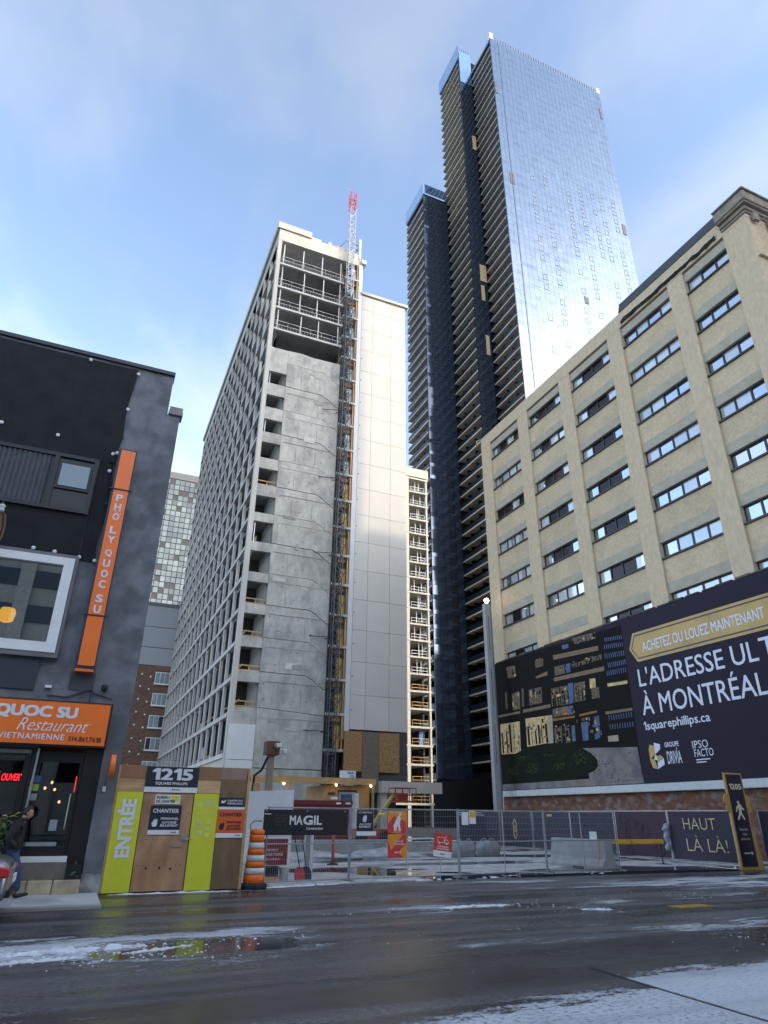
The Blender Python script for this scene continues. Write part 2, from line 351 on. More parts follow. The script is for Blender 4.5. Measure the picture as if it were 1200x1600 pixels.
mb = MB(); mb.prism([(.95, 18.15), (4.9, 18.45), (10.9, 19.1), (17.8, 19.75), (24.5, 19.3), (27.95, 19.3), (27.95, 104), (.95, 104)], (0, 0, -.05), (1, 0, 0), (0, 1, 0), (0, 0, .075))
struct(mb.build('site_slab', slab_mat()))
snowm = M('dirty_snow', (.66, .68, .70), .75, var=.22, scale=7, bump=.02, bscale=14, col2=(.30, .29, .28), c2scale=5, c2lo=.52, c2hi=.68)
def snow_ridge(path, wd, ht, seed):
    """low lumpy strip of ploughed snow along a path"""
    rnd = random.Random(seed); mb = MB(); n = 7; vs = []; fs = []
    for i, (x, y) in enumerate(path):
        a = path[max(i-1, 0)]; c = path[min(i+1, len(path)-1)]
        d = Vector((c[0]-a[0], c[1]-a[1], 0)).normalized(); q = Vector((-d.y, d.x, 0))
        e = math.sin(math.pi*min(1, max(0, i/(len(path)-1))))**.4
        ww = wd*e*rnd.uniform(.55, 1.25); hh = ht*e*rnd.uniform(.4, 1.3); sh = rnd.uniform(-.25, .25)*wd
        for k in range(n):
            u = k/(n-1)*2-1
            vs.append((x+q.x*(u*ww+sh), y+q.y*(u*ww+sh), .0 + (hh*(1-u*u)*rnd.uniform(.6, 1.3) if 0 < k < n-1 else -.01)))
    for i in range(len(path)-1):
        for k in range(n-1): fs.append((i*n+k, i*n+k+1, (i+1)*n+k+1, (i+1)*n+k))
    mb.add(vs, fs); o = mb.build('snow_ridge', snowm, kind='stuff', smooth=True); return o
def lerp_path(a, c, n, j, seed):
    rnd = random.Random(seed); return [(a[0]+(c[0]-a[0])*i/n+rnd.uniform(-j, j), a[1]+(c[1]-a[1])*i/n+rnd.uniform(-j, j)) for i in range(n+1)]
for k, (a, c, wd, ht) in enumerate([((-.9, 10.9), (1.3, 11.05), .14, .05), ((-.6, 10.35), (.5, 10.5), .07, .03), ((.9, 10.55), (1.9, 10.9), .05, .02),
        ((4.7, 18.2), (7.2, 18.75), .10, .035), ((7.4, 18.85), (10.8, 19.1), .08, .03), ((11, 19.15), (14.4, 19.55), .09, .03), ((1.0, 17.72), (3.9, 17.74), .05, .03), ((14.6, 19.6), (17.6, 19.8), .10, .03),
        ((7.0, 13.35), (8.7, 13.3), .16, .03), ((9.6, 12.2), (10.2, 12.0), .10, .03)]):
    sr = snow_ridge(lerp_path(a, c, 26, .02, k), wd, ht, k+30)
    sr['label'] = ['slush ridge across the road before the restaurant', 'short slush strip nearest the left frame edge', 'thin slush strip before the green entry panel', 'snow line under the black banner fence', 'snow line under the fence with orange posters', 'snow line under the middle fence panel', 'thin snow line along the plywood hoarding foot', 'snow line under the fence panel by the concrete barrier', 'white snow patch in the middle of the road', 'small snow patch right of the road middle'][k]
# crumbs of ice and grit left by the plough
rn = random.Random(77); mb = MB()
def crumb(x, y, r_):
    a = rn.uniform(0, 6.28); vs = [(x+r_*rn.uniform(.7, 1.2)*math.cos(a+k*1.2566), y+r_*rn.uniform(.7, 1.2)*math.sin(a+k*1.2566), -.004) for k in range(5)]+[(x+rn.uniform(-.3, .3)*r_, y, r_*rn.uniform(.2, .55))]
    mb.add(vs, [(k, (k+1) % 5, 5) for k in range(5)])
for (cx, cy, sx, sy, n, rm) in ((.4, 10.9, 1.0, .25, 260, .035), (.8, 10.3, 1.1, .2, 160, .03), (2.6, 11.2, 1.2, .25, 120, .025), (7.8, 13.3, 1.1, .25, 140, .035), (9.9, 12.1, .5, .25, 60, .03), (5.6, 13.2, .9, .3, 90, .025), (8, 18.3, 4, .25, 260, .025), (14, 13.5, 2, .5, 140, .03), (12, 8.2, 3, .4, 160, .022)):
    for i in range(n): crumb(rn.gauss(cx, sx), rn.gauss(cy, sy), rm*.62*rn.random()**1.5*1.5+.003)
cr = mb.build('slush_crumbs', snowm, kind='stuff'); cr['label'] = 'loose crumbs of ice and slush scattered over the wet road'
mb = MB(); mb.box(11.6, 12.55, 11.6, 12.0, -.02, .012)
gr = tag(mb.build('drain_frame', M('rusty_iron', (.22, .15, .06), .6, metal=.5, var=.4, scale=12)), 'rusty yellow drain grate set in the road at right', 'drain grate'); gr.name = 'drain_grate'
mb = MB()
for i in range(12): mb.box(11.63+i*.076, 11.63+i*.076+.045, 11.63, 11.97, .0121, .026)
mb.build('grate_bar', M('worn_yellow_iron', (.42, .30, .08), .5, metal=.3, var=.5, scale=20), gr)

# ================================================================== concrete tower being stripped
concm = M('raw_concrete', (.42, .405, .355), .85, var=.24, scale=1.5, stretch=(1.3, 1.3, .8), rnd=.08, bump=.01, bscale=6, col2=(.30, .29, .26), c2scale=.5, c2lo=.46, c2hi=.66)
slabm = M('slab_concrete', (.48, .465, .43), .85, var=.2, scale=1.2, rnd=.06)
inner = M('bare_interior', (.06, .057, .052), .9, var=.3, scale=.6)  # shade of the deep floors put into the colour
cream = M('cream_precast', (.48, .45, .39), .75, var=.14, scale=.5, stretch=(1, 1, .35), rnd=.05)
finm = M('precast_fin', (.50, .465, .41), .8, var=.2, scale=.8, rnd=.10)
wood = M('raw_timber', (.48, .30, .12), .7, var=.3, scale=2.5, stretch=(1, 1, 6), rnd=.2)
orangewood = M('orange_shuttering_ply', (.50, .25, .08), .65, var=.4, scale=1.5, rnd=.4)
osb = M('osb_board', (.36, .20, .08), .8, var=.55, scale=9, rnd=.08, col2=(.22, .11, .04), c2scale=14)
OX, OY = 10.2, 55.0
T = thing('concrete_tower', 'tall stripped concrete tower with grid side and white panelled end strip', 'building', (OX, OY, 0))
O3 = (OX, OY, 0)
FL = [9.65+2.92*k for k in range(12)]                 # floors with a corner opening
TOPS = [46.4, 49.0, 51.97, 54.9, 58.3]
ALL = [3.6, 6.73] + FL + [44.69] + TOPS[1:]
# floor slabs, one per storey
for z in ALL[1:]:
    mb = MB(O3); mb.box(10.98, 18.34, 55.3, 106.6, z-.24, z-.02); mb.build('floor_slab', M('interior_slab', (.27, .26, .235), .9, var=.35, scale=.5, rnd=.1), T)  # darker copy of the slab concrete, interior shade put into its colour
mb = MB(O3); mb.box(10.3, 20.5, 55.1, 106.8, 61.62, 62.3); mb.build('roof_slab', slabm, T)
# interior spine: keeps the view from running through the floors
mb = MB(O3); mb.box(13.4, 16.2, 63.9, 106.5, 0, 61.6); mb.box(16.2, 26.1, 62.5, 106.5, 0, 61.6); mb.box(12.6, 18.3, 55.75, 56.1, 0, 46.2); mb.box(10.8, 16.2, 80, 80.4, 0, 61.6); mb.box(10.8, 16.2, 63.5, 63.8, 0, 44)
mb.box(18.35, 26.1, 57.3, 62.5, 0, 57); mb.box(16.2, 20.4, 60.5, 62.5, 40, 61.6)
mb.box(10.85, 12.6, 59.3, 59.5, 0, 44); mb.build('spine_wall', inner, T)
# corner pilaster, top beam and cornice
mb = MB(O3); mb.box(10.2, 10.62, 55, 55.6, 4.5, 61.6); mb.build('corner_pier', cream, T)
mb = MB(O3); mb.box(10.2, 20.1, 54.97, 55.5, 61.6, 63.25); mb.build('roof_beam', cream, T)
mb = MB(O3); mb.box(9.98, 14.0, 54.78, 55.6, 63.28, 64.15); mb.box(9.96, 10.75, 55.6, 107, 63.28, 64.15); mb.build('cornice', cream, T)
mb = MB(O3)
rr = random.Random(3); x = 14.0
while x < 20: 
    d = rr.uniform(.4, 1.1); mb.box(x, min(x+d, 20.1), 54.98, 55.45, 63.251, 63.3+rr.uniform(.05, .6)); x += d+.02
mb.build('broken_parapet', cream, T)
mb = MB(O3); mb.box(10.22, 10.75, 55.6, 107, 61.62, 63.27); mb.build('side_roof_beam', cream, T)
# grid side: beams and fins
BZ = [z-.62 for z in FL]+[44.1, 46.95, 49.9, 52.85, 55.8, 58.7, 61.6]
for i, z in enumerate([5.9]+BZ[:-1]):
    mb = MB(O3); mb.box(10.15, 10.52, 55.62, 107, z-.18, z+.17); mb.build('grid_beam', finm, T)
fm = MB(); fm.box(0, .24, 0, .46, 0, 2.5); fin_me = None
zs = [5.9]+BZ
for i in range(len(zs)-1):
    for j in range(1, 17):
        h = zs[i+1]-zs[i]-.36
        if fin_me is None:
            o = fm.build('fin', finm, T); fin_me = o.data
        else: o = link('fin', fin_me, T)
        o.location = (0.0, 55.2+j*3.2-OY, zs[i]+.175); o.scale = (1, 1, h/2.5)
mb = MB(O3); mb.box(10.25, 10.9, 106.6, 107.2, 0, 63.2); mb.build('far_pier', finm, T)
mb = MB(O3); mb.box(10.3, 10.9, 55.7, 107, 0, 5.7); mb.build('plinth_wall', finm, T)
rn = random.Random(17)
for i in range(46):
    a, k = rn.randrange(0, 15), rn.randrange(0, 16); z = zs[k]+.2; w_ = rn.uniform(.6, 2.6); mb = MB(O3); mb.box(11.15, 11.2, 55.75+a*3.2+.1, 55.75+a*3.2+.1+w_, z, z+rn.uniform(.9, 2.3)); mb.build('infill_board', rn.choice([M('infill_grey', (.30, .30, .30), .6, rnd=.3), M('infill_ply', (.32, .2, .1), .7, rnd=.3), M('infill_plastic', (.45, .48, .52), .35, rnd=.3)]), T)
# railings low on the grid side (timber)
for j in range(0, 6):
    for z in (FL[0], FL[1], FL[2]):
        mb = MB(O3); mb.box(11.02, 11.1, 55.7+j*3.2, 58.4+j*3.2, z+.55, z+.68); mb.build('timber_rail', wood, T)
# concrete end wall: one piece per storey with the stepped joint of the former stair
def joint(z): return [(12.5, z), (14.4, z-.03), (16.5, z-.02), (16.8, z-.22), (17.1, z-.32), (17.4, z-.62), (17.7, z-.74), (18.0, z-1.02), (18.34, z-1.1)]
JZ = [5.0]+FL+[44.69]
for i, z in enumerate(JZ):
    lo = joint(z) if i > 1 else ([(12.5, z), (18.34, z)] if i == 0 else [(12.5, z), (18.34, z-.35)])
    if i+1 < len(JZ):
        hi = joint(JZ[i+1]) if i+1 > 1 else [(12.5, JZ[1]), (18.34, JZ[1]-.35)]
    else: hi = [(12.5, 46.35), (14, 46.45), (15.2, 46.3), (18.34, 46.4)]
    poly = [(x, q+.05) for x, q in lo]+[(x, q) for x, q in hi[::-1]]
    mb = MB(O3); mb.prism(poly, (0, 55.02+.03*(i % 2), 0), FX, FZ, (0, .5, 0)); mb.build('wall_lift', concm, T)
# pour seams half way up and upright shutter seams, proud fins of grout
for i, z in enumerate(FL):
    mb = MB(O3); mb.box(12.7, 18.2, 54.985, 55.02, z-.78, z-.735); mb.build('pour_seam', concm, T)
    for xx in (14.1, 16.1): mb = MB(O3); mb.box(xx, xx+.05, 54.995, 55.02, z+.2, z+2.0); mb.build('shutter_seam', concm, T)
# tie holes and patch repairs on the stripped wall
th = MB(O3); rn = random.Random(21)
for z in JZ[1:]:
    for zz in (.7, 1.9):
        for xx in (12.9, 13.7, 14.9, 15.5, 16.7, 17.5):
            if rn.random() < .7: th.lathe([(.05, 0), (.05, .012)], (xx+rn.uniform(-.06, .06), 55.018, z+zz+rn.uniform(-.06, .06)-(1.0 if xx > 17 else 0)), 6, 'y')
th.build('tie_holes', M('tie_hole_dark', (.07, .068, .06), .9), T, kind='stuff')
for i in range(14):
    xx, z = rn.uniform(12.6, 16.6), rn.uniform(7, 44); mb = MB(O3); ww, hh_ = rn.uniform(.3, 1.5), rn.uniform(.12, .7); mb.prism([(0, 0), (ww, rn.uniform(-.05, .08)), (ww*rn.uniform(.8, 1), hh_), (ww*.4, hh_*rn.uniform(.8, 1.2)), (0, hh_*.9)], (xx, 54.99-.0012*i, z), FX, FZ, (0, .028, 0)); mb.build('patch_repair', M('patch_pale', (.45, .435, .385), .85, var=.2, scale=3, rnd=.3) if i % 2 else M('patch_dark', (.30, .29, .26), .85, var=.25, scale=3, rnd=.2), T)
mb = MB(O3); mb.box(12.38, 12.48, 55.54, 59.2, 9.6, 44.4); mb.build('cheek_wall', M('cheek_concrete', (.30, .29, .26), .9, var=.25), T)
# corner openings: spandrels between, side cheek, timber rails on the lower ones
for i, z in enumerate(FL):
    top = z+(2.02 if i < 6 else 1.75 if i < 9 else 1.5); nz = FL[i+1] if i < 11 else 46.35
    mb = MB(O3); mb.box(10.62, 12.48, 55.04, 55.4, top, nz-.03); mb.build('spandrel', concm, T)
    if i < 4 or i == 7:
        mb = MB(O3); mb.box(10.66, 12.44, 55.2, 55.26, z+.42, z+.52); mb.box(10.66, 12.44, 55.2, 55.26, z+.0, z+.12); mb.box(11.5, 11.6, 55.26, 55.32, z, z+.52); mb.build('timber_rail', wood, T)
    elif i % 2: mb = MB(O3); mb.box(10.8, 10.86, 55.3, 55.36, z, top); mb.build('prop', steel, T)
mb = MB(O3); mb.box(10.62, 12.48, 55.05, 55.4, 8.3, 9.6); mb.build('spandrel', concm, T)
lightpan = M('light_grey_panel', (.60, .60, .58), .5, var=.06, scale=.8, rnd=.04)
mb = MB(O3); mb.box(10.3, 12.46, 54.9, 55.4, 5.6, 8.28); mb.build('cladding_panel', lightpan, T)
mb = MB(O3); mb.box(10.3, 12.46, 54.9, 55.4, 0, 5.56); mb.build('cladding_panel', lightpan, T)
mb = MB(O3); mb.box(12.48, 18.34, 55.04, 55.5, 0, 4.98); mb.build('wall_lift', concm, T)
# open top storeys: edge slab strips, props, guard rails
whitemetal = M('pale_scaffold_tube', (.62, .62, .60), .5, var=.1)
for i, z in enumerate(TOPS):
    if i: mb = MB(O3); mb.box(10.62, 18.34, 55.02, 55.3, z-.24, z); mb.build('edge_strip', slabm, T)
    mb = MB(O3)
    if i:
        for zz in (.55, 1.05): mb.tube([(10.7, 55.12, z+zz), (18.3, 55.12, z+zz)], .028, 5)
        for q in range(24): mb.tube([(10.9+q*.32, 55.13, z), (10.9+q*.32, 55.13, z+(1.05 if q % 4 == 0 else .55))], .014, 4)
        mb.build('guard_rail', whitemetal, T)
        for xx in (11.0, 13.3+.3*(i % 2), 15.9-.3*(i % 3), 17.9):
            p = MB(O3); p.box(xx, xx+.09, 55.3, 55.39, z, (TOPS+[61.6])[i+1]-.24); p.build('prop', whitemetal, T)
        p = MB(O3); p.box(11.6, 12.0, 56.8, 57.2, z, z+1.0); p.build('stored_box', lightpan, T)
# white panelled end strip: individual panels with open joints
wp = M('white_cladding', (.54, .505, .44), .5, var=.05, scale=.6, rnd=.035)
mb = MB(O3); mb.box(20.65, 26.1, 55.1, 57.3, 8.5, 57.0); mb.build('panel_backing', M('joint_grey', (.22, .22, .22), .8), T)
rows = [8.38+2.92*k for k in range(17)]+[57.2]
for i in range(len(rows)-1):
    for j, (a, c) in enumerate(((20.62, 22.05), (22.05, 24.35), (24.35, 26.2))):
        if (i+j) % 3 == 2 and j == 2 and i % 2: pass
        m_ = MB(O3); m_.box(a+.014, c-.014, 55.0, 55.1, rows[i]+.014, rows[i+1]-.014); m_.build('cladding_panel', wp, T)
mb = MB(O3); mb.box(26.115, 26.2, 55.1, 62, 8.4, 57.2); mb.build('return_panel', wp, T)
mb = MB(O3); mb.box(20.5, 26.5, 54.75, 57, 57.22, 57.6); mb.build('coping', cream, T)
for i in range(15):
    mb = MB(O3); mb.lathe([(.05, 0), (.05, .05)], (20.75, 54.998, 10+2.92*i), 8, 'y'); mb.build('anchor_cap', dsteel, T)
    mb = MB(O3); mb.box(26.2, 26.32, 55.3, 55.5, 10+2.92*i, 10.2+2.92*i); mb.build('bracket', white, T)
# boarded base under the panels
for a, c, mt in ((20.1, 21.75, osb), (21.78, 23.3, M('weathered_osb', (.16, .13, .09), .85, var=.4, scale=10)), (23.33, 25.25, osb)):
    mb = MB(O3); mb.box(a, c, 54.72, 54.9, 5.0 if mt == osb else 3.4, 8.2); mb.build('board', mt, T)
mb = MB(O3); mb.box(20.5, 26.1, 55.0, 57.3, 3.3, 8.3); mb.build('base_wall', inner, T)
mb = MB(O3); mb.box(20.1, 20.9, 54.2, 54.95, 0, 5.0); mb.box(23.4, 24.0, 54.4, 55.2, 0, 4.2); mb.build('base_pier', concm, T)
mb = MB(O3); mb.box(23.3, 29.0, 54.0, 55.0, 3.4, 4.3); mb.build('loading_ledge', cream, T)
# hoist bay: landings, timber frames, doors, braces, right hand trim
mb = MB(O3); mb.box(20.13, 20.6, 54.98, 57.2, 7.6, 62.6); mb.build('bay_trim', lightpan, T)
gold = M('yellow_gate_sheet', (.62, .38, .05), .5, var=.2, scale=2)
dark_in = M('dark_interior', (.03, .035, .05), .8)
for i, z in enumerate([FL[0]-2.92]+FL+[44.69, 47.6, 50.5, 53.4, 56.3, 59.2]):
    mb = MB(O3); mb.box(18.36, 20.1, 54.9, 57.2, z-.22, z); mb.build('landing', slabm, T)
    mb = MB(O3); mb.box(18.4, 20.08, 56.2, 56.3, z, z+2.68); mb.build('back_board', orangewood, T)
    mb = MB(O3); mb.box(18.5, 19.75, 56.1, 56.19, z, z+2.25); mb.build('doorway', dark_in, T)
    mb = MB(O3); mb.box(19.9, 20.0, 55.0, 55.1, z, z+2.69); mb.box(19.1, 19.9, 55.4, 55.5, z+2.3, z+2.69); mb.build('timber_frame', orangewood, T)
    if i % 3 != 1: mb = MB(O3); mb.prism([(19.15, z+1.2), (19.85, z+2.25), (19.15, z+2.25)], (0, 55.45, 0), FX, FZ, (0, .05, 0)); mb.build('dark_sheet', dark_in, T)
    mb = MB(O3); mb.tube([(19.2, 55.05, z+.05), (19.8, 55.05, z+1.4)], .03, 5); mb.tube([(19.2, 55.05, z+1.1), (19.84, 55.05, z+1.1)], .02, 5); mb.build('brace', dsteel, T)
    mb = MB(O3); mb.box(19.25, 19.85, 55.3, 55.34, z+.1, z+1.9-.3*(i % 2)); mb.build('gate_sheet', gold if i < 9 else lightpan, T)
mb = MB(O3)
for (a, c) in (((17.3, 55.3, 63.3), (18.6, 55.4, 65.6)), ((18.6, 55.4, 65.6), (20.1, 55.4, 65.2)), ((20.1, 55.4, 63.3), (20.1, 55.4, 65.6)), ((19.2, 55.4, 63.3), (20.1, 55.4, 64.6)), ((19.2, 55.4, 64.6), (20.1, 55.4, 64.5))): mb.tube([a, c], .05, 5)
mb.build('roof_scaffold', M('blue_scaffold', (.06, .12, .28), .5), T)
mb = MB(O3); mb.box(20.0, 20.3, 54.9, 55.3, 62.65, 65.9); mb.box(20.3, 20.95, 54.7, 55.6, 61.9, 62.5); mb.build('roof_post', cream, T)

# hoist mast
HM = thing('hoist_mast', 'slim lattice hoist mast climbing the concrete tower, red at its tip', 'hoist mast', (18.75, 54.3, 0))
mg = M('mast_galvanised', (.10, .105, .11), .5, metal=.4, var=.2); mred = M('mast_red', (.55, .05, .07), .5)
sec = MB(); h = 1.508; q = .34
for sx in (-q, q):
    for sy in (-q, q): sec.tube([(sx, sy, 0), (sx, sy, h)], .05, 5)
for sy in (-q, q):
    sec.tube([(-q, sy, 0), (q, sy, 0)], .03, 4); sec.tube([(-q, sy, 0), (q, sy, h*.5)], .028, 4); sec.tube([(q, sy, h*.5), (-q, sy, h)], .028, 4); sec.tube([(-q, sy, h*.5), (q, sy, h*.5)], .028, 4)
for sx in (-q, q):
    sec.tube([(sx, -q, 0), (sx, q, h*.5)], .028, 4); sec.tube([(sx, q, h*.5), (sx, -q, h)], .028, 4); sec.tube([(sx, -q, 0), (sx, q, 0)], .03, 4)
o = sec.build('mast_section', mg, HM); me = o.data
me2 = me.copy(); me2.materials.clear(); me2.materials.append(M('mast_silver', (.50, .52, .54), .45, metal=.5))
me3 = me.copy(); me3.materials.clear(); me3.materials.append(mred)
o.location = (0, 0, .2)
for i in range(1, 48):
    z = .2+i*h; link('mast_section', me3 if i > 45 else (me2 if i > 36 else me), HM, (0, 0, z))
mb = MB(); mb.box(-.7, .7, -.7, .7, 0, .2); mb.build('base_frame', dsteel, HM)
for i in range(7):
    z = 8+i*8; mb = MB(); mb.tube([(-q, 0, z), (-2.2, .7, z+.1)], .035, 5); mb.tube([(-q, .2, z), (-.7, .75, z)], .035, 5); mb.build('wall_tie', dsteel, HM)
mb = MB(); mb.tube([(-.62, .1, 2), (-.62, .1, 46)], .04, 5); mb.tube([(.62, -.1, 3), (.62, -.1, 58)], .025, 4); mb.build('cable', black, HM)

# ================================================================== bare frame wing behind
FW = thing('frame_building', 'bare pale concrete frame building behind the white panelled strip', 'building', (46, 105, 0))
F3 = (46, 105, 0); fc = M('pale_frame_concrete', (.42, .40, .335), .8, var=.12, scale=.6, rnd=.05)
fz = [3.6+i*3.02 for i in range(21)]
for i, z in enumerate(fz):
    mb = MB(F3); mb.box(44, 54.9, 105.0, 116, z-.32, z); mb.build('floor_slab', fc, FW)
    if i == len(fz)-1: break
    mb = MB(F3)
    for zz in (.5, 1.05): mb.tube([(51.0, 105.3, z+zz), (54.2, 105.3, z+zz)], .05, 4)
    for xx in (51.05, 52.6, 54.1): mb.tube([(xx, 105.3, z), (xx, 105.3, z+1.05)], .045, 4)
    mb.build('guard_rail', wood if i < 7 else whitemetal, FW)
    mb = MB(F3); mb.tube([(46, 105.3, z+.9), (50, 105.3, z+.9)], .06, 4); mb.tube([(46, 105.3, z+.5), (50, 105.3, z+.5)], .06, 4); mb.build('guard_rail', wood if i < 7 else whitemetal, FW)
    if i > 6:
        for xx in (52.0+.4*(i % 3), 53.5-.3*(i % 2)): p = MB(F3); p.box(xx, xx+.1, 106, 106.1, z, z+2.7); p.build('prop', whitemetal, FW)
for a, c in ((50.0, 50.6), (54.35, 54.7), (46, 46.6)): mb = MB(F3); mb.box(a, c, 105.05, 105.7, 0, 64.2); mb.build('column', fc, FW)
mb = MB(F3); mb.box(44, 54.95, 104.9, 116, 64.2, 66.1); mb.build('roof_beam', fc, FW)
mb = MB(F3); mb.box(44, 54.7, 112, 115.9, 0, 63); mb.box(54.2, 54.5, 107.5, 112, 0, 61); mb.build('back_wall', inner, FW)
mb = MB(F3); mb.box(53.6, 54.3, 108, 108.1, 36, 38.5); mb.box(53.4, 54.3, 107.5, 107.6, 12.7, 15.3); mb.build('blue_sheet', M('blue_tarp', (.03, .12, .35), .5), FW)

# ================================================================== glass tower
GT = thing('glass_tower', 'very tall stepped tower with mirror glass front and dark balcony sides', 'building', (73.9, 95, 0))
G3 = (73.9, 95, 0)
mirror = glassy('mirror_glass', (.05, .08, .12), (.41, .47, .54), .60, .035)
tglass = glassy('tower_dark_glass', (.012, .015, .021), (.40, .46, .54), .05, .06)
sideglass = glassy('tower_blue_glass', (.032, .041, .060), (.40, .48, .60), .10, .07, rnd=.2)
mull = M('tower_mullion', (.13, .16, .20), .4, metal=.3)
soff = M('balcony_soffit', (.70, .62, .49), .85, var=.10, scale=1.0, rnd=.12)
railm = M('balcony_rail_glass', (.012, .013, .016), .35, spec=.3)
FH = 3.2
def curtain(name, x0, x1, y, z0, z1, cols, mt, seed, tilt=.006, gap=.06):
    """glass skin of separate, slightly unruly panels facing -Y"""
    rnd = random.Random(seed); mb = MB(G3); nfl = int((z1-z0)/FH); cw = (x1-x0)/cols
    for i in range(nfl):
        for j in range(cols):
            a, c = x0+j*cw+gap/2, x0+(j+1)*cw-gap/2; b, d = z0+i*FH+gap/2, z0+(i+1)*FH-gap/2
            for lo, hi in ((b, b+(d-b)*.30-gap/2), (b+(d-b)*.30+gap/2, d)):
                tx, tz = rnd.gauss(0, tilt)*cw, rnd.gauss(0, tilt)*FH
                f = [(a, y-tx-tz, lo), (c, y+tx-tz, lo), (c, y+tx+tz, hi), (a, y-tx+tz, hi)]; g = [(p[0], y+.12, p[2]) for p in f]
                mb.add(f+g, [(0, 1, 2, 3), (1, 0, 4, 5), (2, 1, 5, 6), (3, 2, 6, 7), (0, 3, 7, 4)])
    return mb.build(name, mt, GT, kind='stuff')
curtain('glass_panels', 73.9, 115.0, 95.0, 8, 213.0, 28, mirror, 1, .0016, .045)
curtain('glass_panels', 69.62, 73.88, 106.0, 8, 219.0, 3, sideglass, 2, .003)
curtain('glass_panels', 61.82, 69.58, 117.0, 8, 166.0, 5, sideglass, 3, .003)
bodym = M('tower_core_dark', (.009, .010, .012), .8, spec=.08)
mb = MB(G3); mb.box(76.0, 114.9, 95.14, 108, 0, 212.9); mb.build('tower_body', mull, GT)
mb = MB(G3); mb.box(73.95, 76.0, 95.14, 95.36, 0, 212.9); mb.build('corner_fin', mull, GT)
mb = MB(G3); mb.box(71.7, 100, 106.14, 119, 0, 218.5); mb.box(69.66, 71.7, 106.14, 106.34, 0, 218.5); mb.build('tower_body', bodym, GT)
mb = MB(G3); mb.box(63.9, 90, 117.14, 129, 0, 165.5); mb.box(61.86, 63.9, 117.14, 117.34, 0, 165.5); mb.build('tower_body', bodym, GT)
# dark glass walls at the back of the balconies
for (x, y0, y1, z1) in ((76.0, 95.4, 106.0, 212.8), (71.7, 106.4, 118.8, 218.4), (63.9, 117.4, 128.8, 165.4)):
    mb = MB(G3); mb.box(x-.06, x-.003, y0, y1, 6, z1); mb.build('balcony_glass_wall', tglass, GT)
# balcony slabs and glass guards, one of each per storey and volume
for (x, y0, y1, top, upper) in ((73.95, 95.4, 105.9, 212, 999), (69.68, 106.4, 118.7, 218, 46), (61.9, 117.4, 128.7, 164, 999)):
    n = int((top-8)/FH)
    sl = MB(); sl.box(0, 2.0, 0, y1-y0, -.30, 0); sme = None
    rl = MB(); rl.box(.05, .09, .25, y1-y0-.25, 0, 1.12); rme = None
    for i in range(n+1):
        z = 8+i*FH
        if sme is None:
            o = sl.build('balcony_slab', soff, GT); sme = o.data; o.location = (x-73.9, y0-95, z)
            o = rl.build('balcony_guard', railm, GT); rme = o.data; o.location = (x-73.9, y0-95, z)
        else:
            link('balcony_slab', sme, GT, (x-73.9, y0-95, z))
            if i < upper: link('balcony_guard', rme, GT, (x-73.9, y0-95, z))
    mb = MB(G3)
    for yy in (y0+(y1-y0)*.36, y0+(y1-y0)*.68): mb.box(x+.9, x+2.0, yy, yy+.16, 8, top)
    mb.build('balcony_divider', bodym, GT)
# opening lights of the front: thin dark frames on the glass
mb = MB(G3); rnd = random.Random(5)
for j in (6, 9, 14, 17, 20, 22, 25):
    for i in range(4, 48):
        if rnd.random() < .35: continue
        cw = 41.1/28; a, c = 73.9+j*cw+.15, 73.9+(j+1)*cw-.15; b, d = 8+i*FH+1.1, 8+(i+1)*FH-.35
        for (p, q_, r_, s_) in ((a, a+.06, b, d), (c-.06, c, b, d), (a+.06, c-.06, b, b+.05), (a+.06, c-.06, d-.05, d)): mb.box(p, q_, 94.93, 94.985, r_, s_)
mb.build('opening_lights', M('vent_frame', (.40, .45, .52), .4), GT, kind='stuff')
mb = MB(G3); mb.box(76.55, 76.68, 94.9, 94.97, 8, 212.5); mb.build('front_reveal', mull, GT)
for (a, b, w_, h_) in ((74.0, 187.5, .9, 5.2), (75.9, 151.5, 1.4, 4), (95, 118, 1.3, 2.2), (113.5, 200, .8, 5), (113.2, 150, 1.3, 4)):
    mb = MB(G3); mb.box(a, a+w_, 94.90, 94.96, b, b+h_); mb.build('missing_panel', M('open_panel_grey', (.06, .075, .10), .6), GT)
tan = M('bare_insulation', (.62, .44, .24), .8, var=.2)
for (a, z, w_, h_) in ((72.5, 176.5, 1.2, 6), (71.9, 126, 1.9, 5.6), (71.9, 119.5, 1.0, 5), (72.2, 102.5, 1.0, 6)):
    mb = MB(G3); mb.box(a, a+w_, 105.86, 105.93, z, z+h_); mb.build('bare_patch', tan, GT)
# crowns
mb = MB(G3)
for i in range(44): mb.box(74.2+i*.93, 74.3+i*.93, 95.2, 95.5, 212.9, 215.4)
for i in range(12): mb.box(74.2, 74.5, 95.6+i*.9, 95.7+i*.9, 212.9, 214.6)
for i in range(6): mb.box(69.9+i*.7, 70.0+i*.7, 106.3, 106.6, 218.4, 224)
mb.build('crown_posts', M('crown_grey', (.16, .18, .21), .5), GT, kind='stuff')
mb = MB(G3); mb.box(73.85, 74.9, 94.85, 95.9, 213.0, 215.8); mb.build('crown_cap', M('crown_corner_white', (.8, .74, .66), .6), GT)  # plain white block capping the crown corner
mb = MB(G3); mb.box(114.0, 115.1, 94.9, 95.9, 213.0, 215.4); mb.build('crown_cap', white, GT)
blueg = glassy('parapet_blue_glass', (.06, .13, .26), (.7, .85, 1), .45, .05)
mb = MB(G3); mb.box(69.6, 69.68, 106.0, 118.9, 218.2, 224.5); mb.box(69.7, 73.85, 105.84, 105.92, 206, 221.5); mb.build('parapet_glass', blueg, GT)  # front pane's light blue stands in for mirrored sky, below the parapet too
